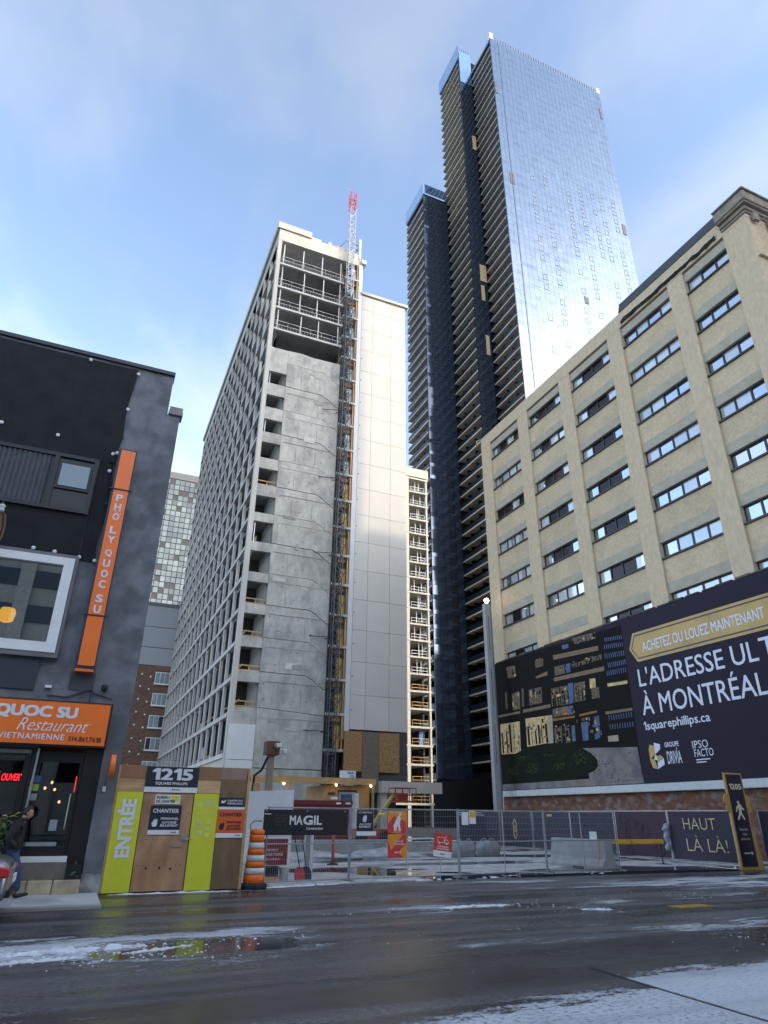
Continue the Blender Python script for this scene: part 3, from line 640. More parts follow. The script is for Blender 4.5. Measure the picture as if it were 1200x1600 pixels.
mb = MB(G3); mb.box(61.8, 61.88, 117.0, 129, 165.4, 170.0); mb.box(61.9, 69.6, 117.0, 117.08, 166, 169.5); mb.build('parapet_glass', blueg, GT)
for b_ in ((73.92, 76.0, 95.4, 106, 212.1, 213.0), (69.7, 71.7, 106.4, 118.7, 217.9, 218.3), (61.95, 63.9, 117.4, 128.7, 164.6, 165.4)): mb = MB(G3); mb.box(*b_); mb.build('roof_edge', mull, GT)
# small dark service windows down the inner glass strip
for i in range(20):
    z = 13+i*FH; mb = MB(G3); mb.box(66.5, 67.9, 116.90, 116.96, z, z+2.0); mb.build('service_window', M('service_window_dark', (.008, .01, .015), .3), GT)
mb = MB(G3); mb.box(61, 100, 94.6, 116.9, 0, 7.5); mb.build('podium', bodym, GT)
for i in range(9): mb = MB(G3); mb.box(61.3+i*2.2, 63.3+i*2.2, 94.5, 94.6, .4, 5.0); mb.build('podium_panel', M('podium_panel_grey', (.07, .072, .078), .5, rnd=.2), GT)
mb = MB(G3); mb.box(61, 78, 94.0, 95, 6.6, 7.1); mb.build('canopy_edge', slabm, GT)

# ================================================================== buildings at the far left
BB = thing('brick_building', 'brown brick building with white windows between restaurant and tower', 'building', (-8, 112, 0))
B3 = (-8, 112, 0)
brickm = M('brown_brick', (.13, .075, .05), .85, var=.25, scale=4, stretch=(1, 1, 3), bump=.01, col2=(.19, .10, .065), c2scale=1.5)
mb = MB(B3); mb.box(-14, 30, 112, 135, 0, 23.2); mb.build('wall', brickm, BB)
mb = MB(B3); mb.box(8.2, 30, 111.9, 112, 22.6, 23.4); mb.build('stone_band', M('brown_band', (.20, .10, .06), .8), BB)
pgl = glassy('office_pane', (.30, .36, .38), (.8, .88, .92), .3, .05)
for zt in (22.36, 19.03, 15.64, 12.34, 8.9, 5.5):
    for x in (8.45, 11.9, 15.4):
        wn = MB(B3); wn.box(x, x+2.25, 111.86, 111.99, zt-1.85, zt); wn = wn.build('window', white, BB)
        for a in (0.08, .80, 1.50): m_ = MB(B3); m_.box(x+a, x+a+.64, 111.82, 111.858, zt-1.75, zt-.1); m_.build('pane', pgl if random.random() < .75 else black, wn)
        m_ = MB(B3); m_.box(x-.1, x+2.35, 111.7, 111.98, zt-2.0, zt-1.86); m_.build('sill', white, wn)
for zt in range(9):
    for x in (6.4, 7.75): m_ = MB(B3); m_.lathe([(.14, 0), (.14, .06)], (x, 111.995, 21.9-zt*1.95-(x-6.4)*.25), 8, 'y'); m_.build('wall_anchor', white, BB)
GB = thing('grey_block', 'plain grey panelled block rising above the brown brick building', 'building', (-8, 118, 0))
gpm = M('grey_panel', (.30, .31, .32), .6, var=.05, rnd=.04)
for a, c in ((23.5, 26.3), (26.4, 29.7), (29.8, 33.3)):
    m_ = MB((-8, 118, 0)); m_.box(-14, 34, 112.5, 134, a, c); m_.build('wall_panel', gpm, GB)
m_ = MB((-8, 118, 0)); m_.box(-14, 34, 112.7, 133, 23.25, 33.2); m_.box(-14, 34, 112.4, 134, 33.32, 33.9); m_.build('backing', M('grey_dark_joint', (.12, .12, .12), .7), GB)
PG = thing('pale_glass_tower', 'distant pale glass tower with scattered dark openings at far left', 'building', (0, 300, 0))
pg3 = (0, 300, 0)
pale = glassy('pale_facade_glass', (.17, .195, .195), (.22, .25, .255), .14, .1, rnd=.4)
m_ = MB(pg3); m_.box(-6, 60, 300.3, 330, 0, 150.4); m_.build('tower_body', M('pale_tower_mullion', (.035, .04, .04), .6), PG)
m_ = MB(pg3); m_.box(-6, 60, 300.0, 330, 150.5, 154); m_.build('roof_parapet', M('roof_grey', (.13, .13, .13), .7), PG)
rnd = random.Random(11); pn = MB(pg3); rest = MB(pg3); cnt = 0; pme = None
for i in range(24):
    for j in range(27):
        x = 4+j*2.35; z = 84+i*2.76
        if x > 40: continue
        if rnd.random() < .15: continue
        if 12 < x < 30 and cnt < 290:
            cnt += 1
            if pme is None:
                q_ = MB(); q_.box(0, 2.05, 0, .25, 0, 2.4); o = q_.build('facade_pane', pale, PG); pme = o.data; o.location = (x, 0, z)
            else: link('facade_pane', pme, PG, (x, rnd.choice((0, 0, -.12)), z))
        else: rest.box(x, x+2.05, 300, 300.25, z, z+2.4)
rest.build('facade_panes', pale, PG, kind='stuff')

# ================================================================== tan hotel on the right
HX0 = 28.0; H3 = (28, 15.46, 0)
HT = thing('tan_building', 'tan rendered building with rows of strip windows above the billboard', 'building', H3)
tanw = M('tan_render', (.65, .505, .325), .9, var=.17, scale=6.0, bump=.012, bscale=18, col2=(.59, .455, .29), c2scale=.8, rnd=.04)
tanp = M('tan_pilaster', (.65, .51, .335), .9, var=.15, scale=4.5, bump=.01, bscale=20, stretch=(1, 1, .5))
lint = M('grey_lintel', (.47, .415, .315), .9, var=.15, scale=1.6)
frm = M('dark_window_frame', (.025, .025, .03), .45)
cur = glassy('curtain_pane', (.55, .58, .58), (.85, .92, 1), .24, .03, rnd=.25)
skyp = glassy('clear_pane', (.06, .075, .09), (.85, .92, 1), .55, .02)
drk = glassy('brown_dark_pane', (.022, .014, .014), (.4, .4, .42), .03, .12)
bays = [(37.43, 41.6, 4), (31.98, 36.09, 4), (26.59, 30.73, 4), (21.16, 25.35, 4), (17.0, 19.97, 3)]
edges = [43.05, 41.6, 37.43, 36.09, 31.98, 30.73, 26.59, 25.35, 21.16, 19.97, 17.0, 15.46]
for i in range(0, 12, 2):
    m_ = MB(H3); m_.box(28.0, 28.6, edges[i+1], edges[i], 3.0, 31.5); m_.build('pilaster', tanp, HT)
m_ = MB(H3); m_.box(28.0, 28.6, 15.46, 43.05, 31.52, 32.6); m_.build('frieze', tanp, HT)
m_ = MB(H3); m_.box(28.7, 60, 15.9, 43, 3.0, 32.4); m_.build('core', M('dark_room', (.05, .045, .04), .9), HT)
m_ = MB(H3); m_.box(28.6, 60, 43.0, 43.05, 3, 32.4); m_.build('end_wall', tanw, HT); m_ = MB(H3); m_.box(28.6, 60, 15.46, 15.9, 3, 32.6); m_.build('end_wall', tanw, HT)
SZ = [29.94-2.98*k for k in range(8)]
for bi, (y0, y1, np_) in enumerate(bays):
    for k, s in enumerate(SZ):
        up = SZ[k-1] if k else 32.4
        lo_sp = s-2.98+.85+.6+.02 if k < 7 else s-3.5
        m_ = MB(H3); m_.box(28.14, 28.7, y0, y1, lo_sp, s-.10); m_.build('spandrel', tanw, HT)
        m_ = MB(H3); m_.box(28.12, 28.7, y0, y1, s+.86, s+1.46); m_.build('lintel', lint, HT)
        blank = (bi == 1 and k == 6)
        if blank:
            m_ = MB(H3); m_.box(28.14, 28.7, y0, y1, s-.1, s+.86); m_.build('spandrel', tanw, HT); continue
        f = MB(H3); zb, zt = s-.06, s+.86; xw = 28.30
        f.box(xw, xw+.12, y0, y1, zb, zb+.12); f.box(xw, xw+.12, y0, y1, zt-.06, zt); pw = (y1-y0)/np_
        for j in range(np_+1):
            c = y0+j*pw; f.box(xw, xw+.12, max(y0, c-.05), min(y1, c+.05), zb+.12, zt-.06)
        wo = f.build('window', frm, HT)
        m_ = MB(H3); m_.box(28.03, 28.32, y0, y1, s-.16, s-.062); m_.build('sill', frm, wo)
        for j in range(np_):
            a, c = y0+j*pw+.05, y0+(j+1)*pw-.05
            rv = random.Random(bi*100+k*10+j).random()
            if bi == 2 and 0 < j < 3: mt = drk
            elif bi == 1 and (j in (1, 2)): mt = drk if rv < .7 else cur
            elif bi == 0: mt = cur if rv < .75 else drk
            elif bi in (3, 4): mt = skyp if rv < .5 else cur
            else: mt = cur if rv < .6 else skyp
            m_ = MB(H3); m_.box(xw+.05, xw+.07, a, c, zb+.12, zt-.06); m_.build('pane', mt, wo)
            if mt == cur and rv < .4: m_ = MB(H3); m_.box(xw+.03, xw+.049, a+.03, a+.03+(c-a)*.45, zb+.16, zt-.09); m_.build('opening_sash', skyp, wo)
# near corner cornice
corn = M('old_stone_cornice', (.30, .25, .19), .9, var=.35, scale=2.2, bump=.03, bscale=8)
for z0_, z1_, o_ in ((31.75, 31.9, .10), (31.91, 32.15, .18), (32.16, 32.3, .36), (32.31, 32.95, .42), (32.96, 33.08, .52)):
    m_ = MB(H3); m_.cbox(28-o_, 60, 15.46-o_, 17.0, z0_, z1_, .05); m_.build('cornice', corn, HT)
for i in range(10): m_ = MB(H3); m_.box(28.3+i*1.2, 28.7+i*1.2, 15.2, 15.36, 31.2, 31.74); m_.build('bracket', corn, HT)
m_ = MB(H3); m_.box(29.5, 29.9, 15.3, 15.46, 4, 30.5); m_.build('corner_rib', tanp, HT)
m_ = MB(H3); m_.box(28.0, 60, 15.3, 15.46, 28.6, 29.0); m_.build('string_course', tanp, HT)
for k in range(7):
    m_ = MB(H3); m_.box(31, 36, 15.44, 15.48, 25.5-3*k, 27-3*k); m_.build('front_window', skyp, HT)
# rooftop screen and the cable bundle clipped under it
scr = M('roof_louver', (.06, .065, .075), .6)
for i in range(4): m_ = MB(H3); m_.box(28.0+.06*i, 28.3, 16.82, 25.2, 32.66+i*.22, 32.82+i*.22); m_.build('louver_blade', scr, HT)
m_ = MB(H3); m_.box(28.28, 28.4, 16.85, 25.2, 32.62, 33.55); m_.build('screen_back', M('screen_dark', (.03, .035, .05), .5), HT)
rnd = random.Random(8); m_ = MB(H3)
for q_ in range(4):
    m_.tube([(27.93, 17.4+i*.32, 31.72+q_*.05+rnd.uniform(-.09, .09)) for i in range(25)], .045, 5)
m_.build('cable_bundle', black, HT)
m_ = MB(H3); m_.tube([(27.95, 43.05, 32.55), (27.6, 43.15, 32.35), (27.7, 43.2, 31.9)], .08, 6); m_.build('corner_fixture', M('weathered_bracket', (.35, .25, .2), .7), HT)
# red brick plinth
m_ = MB(H3); m_.box(28.0, 30, 15.6, 43.0, 0, 3.0); m_.build('brick_base', M('worn_red_brick', (.20, .09, .055), .9, var=.35, scale=2.5, stretch=(1, 1, 2), bump=.02, bscale=10, col2=(.26, .22, .19), c2scale=1.6, c2lo=.48, c2hi=.66), HT)

# ================================================================== billboard
BL = thing('billboard', 'huge dark purple hoarding with building picture on the tan wall', 'billboard', (27.8, 29, 3.3))
L3 = (27.8, 29, 3.3)
purple = M('purple_vinyl', (.016, .010, .026), .55, spec=.2, var=.12, scale=1.2, bump=.004, bscale=3)
m_ = MB(L3); m_.box(27.8, 27.95, 15.7, 42.75, 3.32, 12.28); m_.build('panel', purple, BL)
PM = dict(k=M('print_black', (.012, .010, .009), .75, spec=.15), w=M('print_warm', (.70, .50, .24), .75, spec=.15, var=.45, scale=3), c=M('print_cream', (.45, .38, .26), .75, spec=.15, var=.15), t=M('print_brown', (.17, .125, .085), .75, spec=.15, var=.95, scale=9), o=M('print_amber', (.33, .16, .05), .75, spec=.15, var=.4, scale=5),
          b=M('print_blue', (.10, .15, .26), .75, spec=.15, var=.4, scale=3), s=M('print_beige', (.25, .18, .11), .75, spec=.15, var=.2), f=M('print_drive', (.26, .225, .21), .75, spec=.15, var=.25, scale=2.5, col2=(.17, .15, .17), c2scale=.6), h=M('print_hedge', (.012, .018, .010), .75, spec=.15, var=.6, scale=9), l=M('print_leaf', (.07, .09, .03), .75, spec=.15, var=.5, scale=6))
PQ = [('w', (42.48, 7.83), (40.01, 7.77), (40.15, 5.66), (42.56, 5.75)), ('w', (39.3, 7.87), (36.82, 7.78), (36.96, 6.07), (39.34, 6.02)), ('c', (36.82, 7.78), (36.27, 7.76), (36.42, 6.02), (36.97, 6.03)),
('t', (36.15, 8.11), (35.21, 8.11), (35.23, 7.59), (36.17, 7.58)), ('o', (35.21, 8.11), (34.63, 8.09), (34.65, 7.56), (35.23, 7.58)), ('b', (34.63, 8.09), (34.12, 8.08), (34.13, 7.54), (34.66, 7.54)),
('t', (36.14, 9.43), (34.41, 9.36), (34.51, 8.21), (36.23, 8.27)), ('b', (34.35, 9.47), (33.84, 9.45), (33.98, 8.22), (34.49, 8.21)), ('t', (33.77, 9.38), (32.71, 9.36), (32.83, 8.22), (33.9, 8.23)), ('w', (32.28, 9.41), (31.76, 9.37), (31.79, 8.83), (32.33, 8.83)), ('t', (32.22, 8.82), (31.52, 8.8), (31.57, 8.19), (32.26, 8.2)),
('s', (35.59, 11.53), (31.17, 11.23), (31.16, 10.95), (35.57, 11.23)), ('s', (35.76, 10.07), (30.85, 9.92), (30.88, 9.66), (35.73, 9.82)), ('s', (39.52, 8.5), (36.37, 8.46), (36.38, 8.24), (39.5, 8.29)), ('s', (42.66, 8.48), (39.84, 8.45), (39.85, 8.3), (42.62, 8.33)), ('s', (37.7, 10.49), (36.37, 10.61), (36.37, 10.35), (37.65, 10.34)),
('o', (36.25, 7.51), (34.04, 7.45), (34.04, 7.33), (36.25, 7.35)), ('o', (33.61, 7.47), (31.95, 7.5), (31.95, 7.38), (33.59, 7.34)), ('t', (35.15, 6.95), (34.63, 6.96), (34.69, 5.91), (35.17, 5.91)), ('b', (34.46, 6.88), (34.14, 6.89), (34.19, 5.94), (34.54, 5.94)), ('b', (33.52, 6.97), (32.86, 6.97), (33.0, 5.91), (33.53, 5.89)), ('b', (32.3, 7.17), (31.84, 7.19), (31.96, 5.96), (32.43, 5.86)), ('t', (36.21, 6.91), (35.41, 6.9), (35.51, 5.98), (36.23, 6.0)),
('b', (34.55, 12.0), (33.89, 11.96), (33.88, 11.69), (34.53, 11.7)), ('b', (34.37, 10.7), (33.91, 10.7), (33.97, 10.14), (34.41, 10.13)), ('t', (35.58, 10.76), (34.5, 10.73), (34.53, 10.15), (35.59, 10.17)), ('t', (33.45, 12.22), (31.24, 12.09), (31.27, 11.69), (33.46, 11.81)), ('t', (33.8, 10.59), (30.93, 10.67), (30.97, 10.37), (33.78, 10.35)),
('s', (31.25, 7.33), (29.05, 7.28), (29.06, 7.13), (31.24, 7.17)), ('w', (30.77, 8.89), (29.13, 8.8), (29.15, 8.62), (30.78, 8.7)), ('f', (42.7, 3.36), (42.7, 3.75), (29.0, 3.75), (29.0, 3.36)), ('f', (33.67, 5.49), (29.1, 5.2), (29.03, 3.751), (33.3, 3.751)),
('t', (41.61, 10.0), (41.35, 9.99), (41.37, 8.78), (41.62, 8.78)), ('t', (39.48, 9.94), (39.24, 9.93), (39.34, 8.69), (39.57, 8.7)), ('t', (40.71, 9.77), (39.73, 9.81), (39.82, 8.58), (40.73, 8.61)), ('t', (38.65, 9.73), (37.16, 9.71), (37.21, 8.66), (38.68, 8.69)), ('t', (41.12, 11.79), (40.04, 11.68), (40.07, 10.86), (41.15, 10.95)), ('t', (37.61, 11.58), (36.72, 11.58), (36.73, 11.06), (37.62, 11.05)), ('c', (31.3, 5.97), (30.45, 5.96), (30.47, 5.62), (31.31, 5.66))]
keys = list(PM); pr = MB(L3)
pr.m = 0; pr.add([(27.796, 42.75, 3.33), (27.796, 29.0, 3.33), (27.796, 29.0, 12.0), (27.796, 42.75, 12.27)], [(0, 1, 2, 3)])
for q_ in PQ:
    pr.m = keys.index(q_[0]); pr.add([(27.792, a, b) for a, b in q_[1:]][::-1], [(0, 1, 2, 3)])
rnd = random.Random(4)
# mullions, figures and clutter inside the printed shop fronts
pr.m = 0
for (a, c, b, d, n) in ((40.1, 42.5, 5.8, 7.7, 5), (36.9, 39.3, 6.1, 7.7, 6), (34.4, 36.2, 8.25, 9.35, 7), (32.7, 33.8, 8.25, 9.3, 4), (34.5, 36.2, 5.95, 6.9, 5), (31.2, 33.5, 11.7, 12.1, 6), (30.9, 33.8, 10.38, 10.6, 7)):
    for i in range(n):
        y = a+(c-a)*(i+.5)/n+rnd.uniform(-.08, .08); t_ = rnd.uniform(.02, .12); hh = d-(d-b)*rnd.choice((0, 0, .25, .45))
        pr.add([(27.789, y+t_, b), (27.789, y-t_, b), (27.789, y-t_, hh), (27.789, y+t_, hh)], [(0, 1, 2, 3)])
pr.m = keys.index('b')
for (y0, z0, y1, z1, h_) in ((30.53, 11.56, 29.01, 11.41, .23), (30.66, 11.16, 28.99, 10.99, .26), (30.71, 10.63, 28.99, 10.5, .3), (30.54, 10.05, 28.99, 9.98, .29), (30.74, 9.6, 29.03, 9.55, .29), (31.08, 7.09, 29.05, 7.06, .28), (31.07, 6.59, 29.06, 6.54, .28)):
    for i in range(10):
        y = y0+(y1-y0)*(i+.2)/10; z = z0+(z1-z0)*i/10; pr.add([(27.79, y, z-h_), (27.79, y-.07, z-h_), (27.79, y-.07, z), (27.79, y, z)], [(0, 1, 2, 3)])
for (a, c, b, d, n) in ((40.1, 42.5, 5.9, 7.6, 16), (36.9, 39.2, 6.2, 7.7, 22), (34.4, 36.2, 8.3, 9.3, 16), (32.8, 33.8, 8.3, 9.3, 10), (31.6, 36.2, 6.0, 7.2, 40), (34, 36.2, 7.6, 8.1, 10), (37.2, 38.6, 8.7, 9.7, 18), (39.8, 40.7, 8.7, 9.7, 12), (40, 41.1, 10.9, 11.7, 10), (30.9, 35.5, 10.2, 10.7, 24), (31.2, 33.4, 11.7, 12.1, 12), (36.7, 37.6, 11.1, 11.6, 8)):
    for i in range(n):
        pr.m = keys.index(rnd.choice('wcotkksb')); y, z = rnd.uniform(a, c), rnd.uniform(b, d); u, v = rnd.uniform(.03, .14), rnd.uniform(.04, .30); v = min(v, d-z+.02)
        pr.add([(27.7875-.0002*i/n, y+u, z), (27.7875-.0002*i/n, y-u, z+rnd.uniform(-.03, .03)), (27.7875-.0002*i/n, y-u*.8, z+v), (27.7875-.0002*i/n, y+u, z+v*.9)], [(0, 1, 2, 3)])
pr.m = keys.index('h'); hed = [(42.74, 5.29), (41.2, 5.6), (39.66, 5.92), (38, 6.0), (36.09, 5.99), (34.6, 5.8), (33.78, 5.54), (32.9, 5.15), (32.43, 4.72), (32.45, 4.4), (32.75, 4.18), (34, 3.92), (35.7, 3.78), (39, 3.74), (42.74, 3.79)]
pr.add([(27.786, a, b) for a, b in hed[::-1]], [tuple(range(len(hed)))])
pr.m = keys.index('l')
for cx, cz_, n in ((41.2, 4.3, 60), (38.9, 4.3, 70), (36.0, 4.4, 60), (34.0, 4.6, 60), (33.0, 4.6, 8), (37, 5.3, 50), (40, 5.2, 40)):
    for i in range(n):
        y = cx+rnd.gauss(0, .35); z = min(cz_+abs(rnd.gauss(0, .33)), 5.4); r_ = rnd.uniform(.03, .10); a = rnd.uniform(0, 3.1)
        pr.add([(27.783, y+r_*math.cos(a), z+r_*math.sin(a)), (27.783, y-r_*.4*math.sin(a), z+r_*.4*math.cos(a)), (27.783, y-r_*math.cos(a), z-r_*math.sin(a)), (27.783, y+r_*.4*math.sin(a), z-r_*.4*math.cos(a))][::-1], [(0, 1, 2, 3)])
pr.m = 0
for i in range(70):
    y = rnd.uniform(29.6, 33.0); z = 3.5+rnd.random()**1.6*1.5; r_ = rnd.uniform(.02, .06)
    pr.add([(27.788, y+r_*1.6, z), (27.788, y, z-r_*.5), (27.788, y-r_*1.6, z), (27.788, y, z+r_*.5)], [(0, 1, 2, 3)])
pr.build('printed_picture', list(PM.values()), BL)
goldm = M('print_gold', (.50, .30, .055), .35, var=.22, scale=.7); lilac = M('print_pale_lilac', (.72, .72, .80), .4, var=.03); ink = M('print_dark_ink', (.02, .015, .03), .4)
hexa = [(28.62, 10.45), (28.2, 11.3), (15.9, 11.15), (15.9, 9.55), (28.1, 9.65)]
m_ = MB(L3); m_.add([(27.794, a, b) for a, b in hexa[::-1]], [(0, 1, 2, 3, 4)]); m_.build('gold_ribbon', goldm, BL)
m_ = MB(L3); hx2 = [(28.45, 10.45), (28.1, 11.16), (15.8, 11.02), (15.8, 9.68), (28.0, 9.79)]; hx3 = [(28.38, 10.45), (28.07, 11.08), (15.8, 10.94), (15.8, 9.76), (27.98, 9.87)]
for i in (4, 0, 1, 3):
    if i == 2: continue
    j = (i+1) % 5
    m_.add([(27.79, *hx2[i]), (27.79, *hx2[j]), (27.79, *hx3[j]), (27.79, *hx3[i])], [(0, 1, 2, 3)]); 
m_.build('ribbon_line', ink, BL)
for (tx, y_, z_, w_, h_, bo_, x_) in (('ACHETEZ OU LOUEZ MAINTENANT', 27.6, 10.1, 7.75, .56, .012, 27.793), ("L'ADRESSE UL", 28.25, 8.28, 7.6, 1.0, .006, 27.797), ("TIME", 20.5, 8.28, 3.0, 1.0, .006, 27.797), ("À MONTRÉAL", 28.3, 6.76, 7.75, 1.3, .006, 27.797),
        ("1squarephillips.ca", 28.38, 5.85, 4.4, .58, .012, 27.797), ("GROUPE", 27.15, 5.02, .95, .24, .02, 27.797), ("DRIVÍA", 27.1, 4.2, .95, .78, .01, 27.797), ("IPSO", 25.35, 4.82, .95, .36, 0, 27.797), ("FACTO", 25.32, 4.42, 1.15, .36, 0, 27.797)):
    lt = MB(L3); lt.text(tx, (x_, y_, z_), HX, FZ, w=w_, h=h_, bold=bo_); lt.build('lettering', lilac, BL)
lt = MB(L3)
for z, w_ in ((4.27, .85), (4.15, .6)): lt.add([(27.796, 25.28, z), (27.796, 25.28-w_, z), (27.796, 25.28-w_, z+.05), (27.796, 25.28, z+.05)], [(0, 1, 2, 3)])
lt.build('underline', lilac, BL)
lg = MB(L3); C6 = lambda *p: [(27.795, 28.3-a, 4.0+b) for a, b in p]
for k_, pts in enumerate((((0, 1.0), (.42, .75), (.42, 1.15), (.1, 1.25)), ((.42, .75), (.8, .95), (.85, 1.2), (.42, 1.32)), ((0, 1.0), (0, .45), (.3, .55), (.42, .75)), ((.1, .55), (.5, .42), (.5, .65), (.42, .74)), ((0, .44), (.12, .08), (.45, .0), (.3, .54)), ((.45, 0), (.95, .2), (.95, .5), (.5, .34)), ((.5, .36), (.95, .52), (.75, .68), (.5, .62)))):
    lg.m = k_ % 2; lg.add(C6(*pts), [(0, 1, 2, 3)])
lg.build('logo_mark', [goldm, lilac], BL)
# torn timber edge along the top and the pale corrugated gutter below
rnd = random.Random(2)
for i in range(26):
    y = 16+i*1.03; m_ = MB(L3); m_.box(27.76+rnd.uniform(0, .02), 28.0, y, y+rnd.uniform(.7, 1.0), 12.28, 12.34+rnd.uniform(0, .06)); m_.build('top_batten', M('torn_batten', (.10, .07, .05), .8, rnd=.4), BL)
gut = MB(L3); n = 170
prof = [(42.85-i*(27.0/n), .03 if i % 2 else 0) for i in range(n+1)]
vs_ = []; 
for (y, d) in prof: vs_ += [(27.62-d, y, 2.95), (27.62-d, y, 3.30)]
gut.add(vs_, [(2*i, 2*i+2, 2*i+3, 2*i+1) for i in range(n)]); gut.box(27.63, 27.95, 15.85, 42.85, 2.93, 3.31)
gut.build('gutter', M('pale_gutter', (.62, .64, .63), .5, var=.1), BL)

# tall pale mast by the hotel corner with a lit lamp on top
PO = thing('lamp_column', 'tall square grey column with a small lit lamp beside the tan building', 'lamp post', (26.6, 41.6, 0))
m_ = MB(); m_.box(-.22, .2, -.2, .2, 0, 16.6); m_.build('column', M('column_grey', (.38, .375, .36), .6, var=.1, stretch=(1, 1, .2)), PO)
m_ = MB(); m_.box(.205, .38, -.1, .15, 0, 16.3); m_.build('side_channel', M('channel_grey', (.22, .22, .21), .5), PO)
for z in (5, 9, 13): m_ = MB(); m_.box(-.02, .01, -.22, -.201, z, z+2.6); m_.build('slot', dsteel, PO)
m_ = MB(); m_.lathe([(.02, -.2), (.13, -.15), (.2, 0), (.15, .14), (.03, .2)], (.0, -.1, 16.85), 12); m_.build('lamp', M('lit_lamp', (1, .9, .75), .4, emit=(1, .82, .6), es=3.5), PO)

# ================================================================== buildings added behind the viewer for shade; the low one mirrors in the shop window
def block(x0, x1, y0, y1, h, label, col):
    t = thing('offcamera_building', label, 'building', ((x0+x1)/2, y1, 0)); b3 = ((x0+x1)/2, y1, 0)
    m_ = MB(b3); m_.box(x0, x1, y0, y1, 0, h); m_.build('wall', M('facade_%d' % h, col, .85, scale=.5), t)
    nb = int((x1-x0)/5)
    for i in range(nb+1): m_ = MB(b3); x = x0+i*(x1-x0)/nb; m_.box(x-.6, x+.6, y1, y1+.4, 0, h-.5); m_.build('pier', M('pier_%d' % h, [c*1.15 for c in col], .85), t)
    for k in range(int(h/3.3)-1):
        m_ = MB(b3); m_.box(x0+.5, x1-.5, y1+.01, y1+.1, 4+k*3.3, 5.6+k*3.3); m_.build('window_strip', tglass, t)
    return t
block(10, 60, -48, -30, 40, 'unseen stone building with tall piers, added across the street to shade restaurant and road', (.45, .43, .39))
block(60, 91.5, -60, -35, 101, 'unseen high slab added across the street to shade the concrete tower', (.45, .45, .44))
block(92, 150, -60, -35, 69, 'unseen mid height slab added across the street to shade the site', (.45, .43, .40))
block(-70, 8, -50, -30, 25, 'lower stone building across the street left of the taller ones', (.5, .47, .42))

# ================================================================== restaurant
Q3 = (-2.5, 17.9, 0); RB = thing('restaurant_building', 'dark grey restaurant building with black sheeting over its upper front', 'building', Q3)
stucco = M('grey_stucco', (.19, .197, .212), .85, var=.28, scale=2.2, bump=.006, bscale=40, col2=(.125, .13, .142), c2scale=1.4)
sheet = M('black_sheeting', (.016, .017, .019), .75, spec=.25, var=.35, scale=1.8, bump=.02, bscale=1.6)
blackp = M('black_shopfront', (.012, .012, .013), .35, var=.3)
def part(name, mt, boxes, parent=RB, off=Q3, smooth=False):
    m_ = MB(off)
    for b in boxes: m_.box(*b)
    return m_.build(name, mt, parent, smooth)
XL = -9.0
part('wall', stucco, [(XL, -1.0, 17.9, 18.3, 7.75, 14.0), (XL, -1.0, 17.9, 18.3, 4.0, 5.1), (-1.0, .53, 17.9, 18.3, 3.1, 14.0), (.53, .9, 17.9, 18.3, 3.1, 12.62), (.45, .86, 17.9, 18.3, .42, 3.1), (XL, -4.6, 17.9, 18.3, 5.1, 7.75), (XL, -.98, 17.9, 18.3, 3.02, 4.0)])
part('side_wall', stucco, [(.5, .82, 18.3, 34, 0, 12.6), (XL, .5, 33.6, 34, 0, 13.9), (XL, XL+.3, 18.3, 33.6, 0, 13.9)])
part('roof', M('roof_membrane', (.05, .05, .05), .9), [(XL+.3, .5, 18.3, 33.6, 13.5, 13.7)])
part('footing', M('scuffed_plinth', (.34, .34, .35), .9, var=.4, scale=5, col2=(.14, .15, .17), c2scale=3), [(.44, .87, 17.88, 18.3, 0, .415)])
part('pier_cap', M('pier_cap_stone', (.26, .25, .23), .8), [(.55, .97, 17.82, 18.25, 12.63, 12.74), (.57, .95, 17.84, 18.25, 12.745, 12.9)])
part('roof_flashing', M('flashing_dark', (.03, .03, .035), .4), [(XL, .56, 17.82, 18.32, 14.0, 14.12)])
# black sheet pinned over the front with a wavy right edge
def sheet_part(edge, x_left, z0, z1, y, name='sheeting'):
    m_ = MB(Q3); n = 28; vs = []; fs = []; rn = random.Random(9)
    for i in range(n+1):
        z = z0+(z1-z0)*i/n
        xe = edge(z)
        for j in range(15):
            u = j/14; x = x_left+(xe-x_left)*u; vs.append((x, y-.012*math.sin(z*2.1+u*9)-rn.uniform(0, .006)-(.03 if j == 14 else 0)*abs(math.sin(z*2.2)), z))
    for i in range(n):
        for j in range(14): fs.append((i*15+j, i*15+j+1, (i+1)*15+j+1, (i+1)*15+j))
    m_.add(vs, fs); return m_.build(name, sheet, RB, True)
sheet_part(lambda z: -.5-.10*math.sin((13.9-z)*1.0)**2 if z > 11.4 else -.58-.03*math.sin(z*2.5), XL, 10.62, 13.9, 17.86)
sheet_part(lambda z: -.6-.05*math.sin(z*2.5), -1.0, 7.66, 10.62, 17.86)
sheet_part(lambda z: -1.02, XL, 7.78, 8.9, 17.86)
part('lower_panel', M('blue_black_panel', (.035, .04, .055), .5, scale=1.2), [(XL, -1.35, 17.85, 17.9, 4.3, 5.02)])
for (x, z) in ((-.49, 13.75), (-.58, 12.45), (-2.2, 11.15), (-.62, 10.95), (-.72, 10.9), (-.72, 10.35), (-1.0, 7.72), (-.62, 7.68), (-2.1, 7.8), (-1.6, 7.78), (-1.85, 13.85), (-.62, 9.35), (-3.6, 11.2)):
    m_ = MB(Q3); m_.lathe([(.05, 0), (.05, .015), (.02, .03)], (x, 17.83, z), 10, 'y'); m_.build('sheet_washer', white if x != -.62 or z != 9.35 else black, RB)
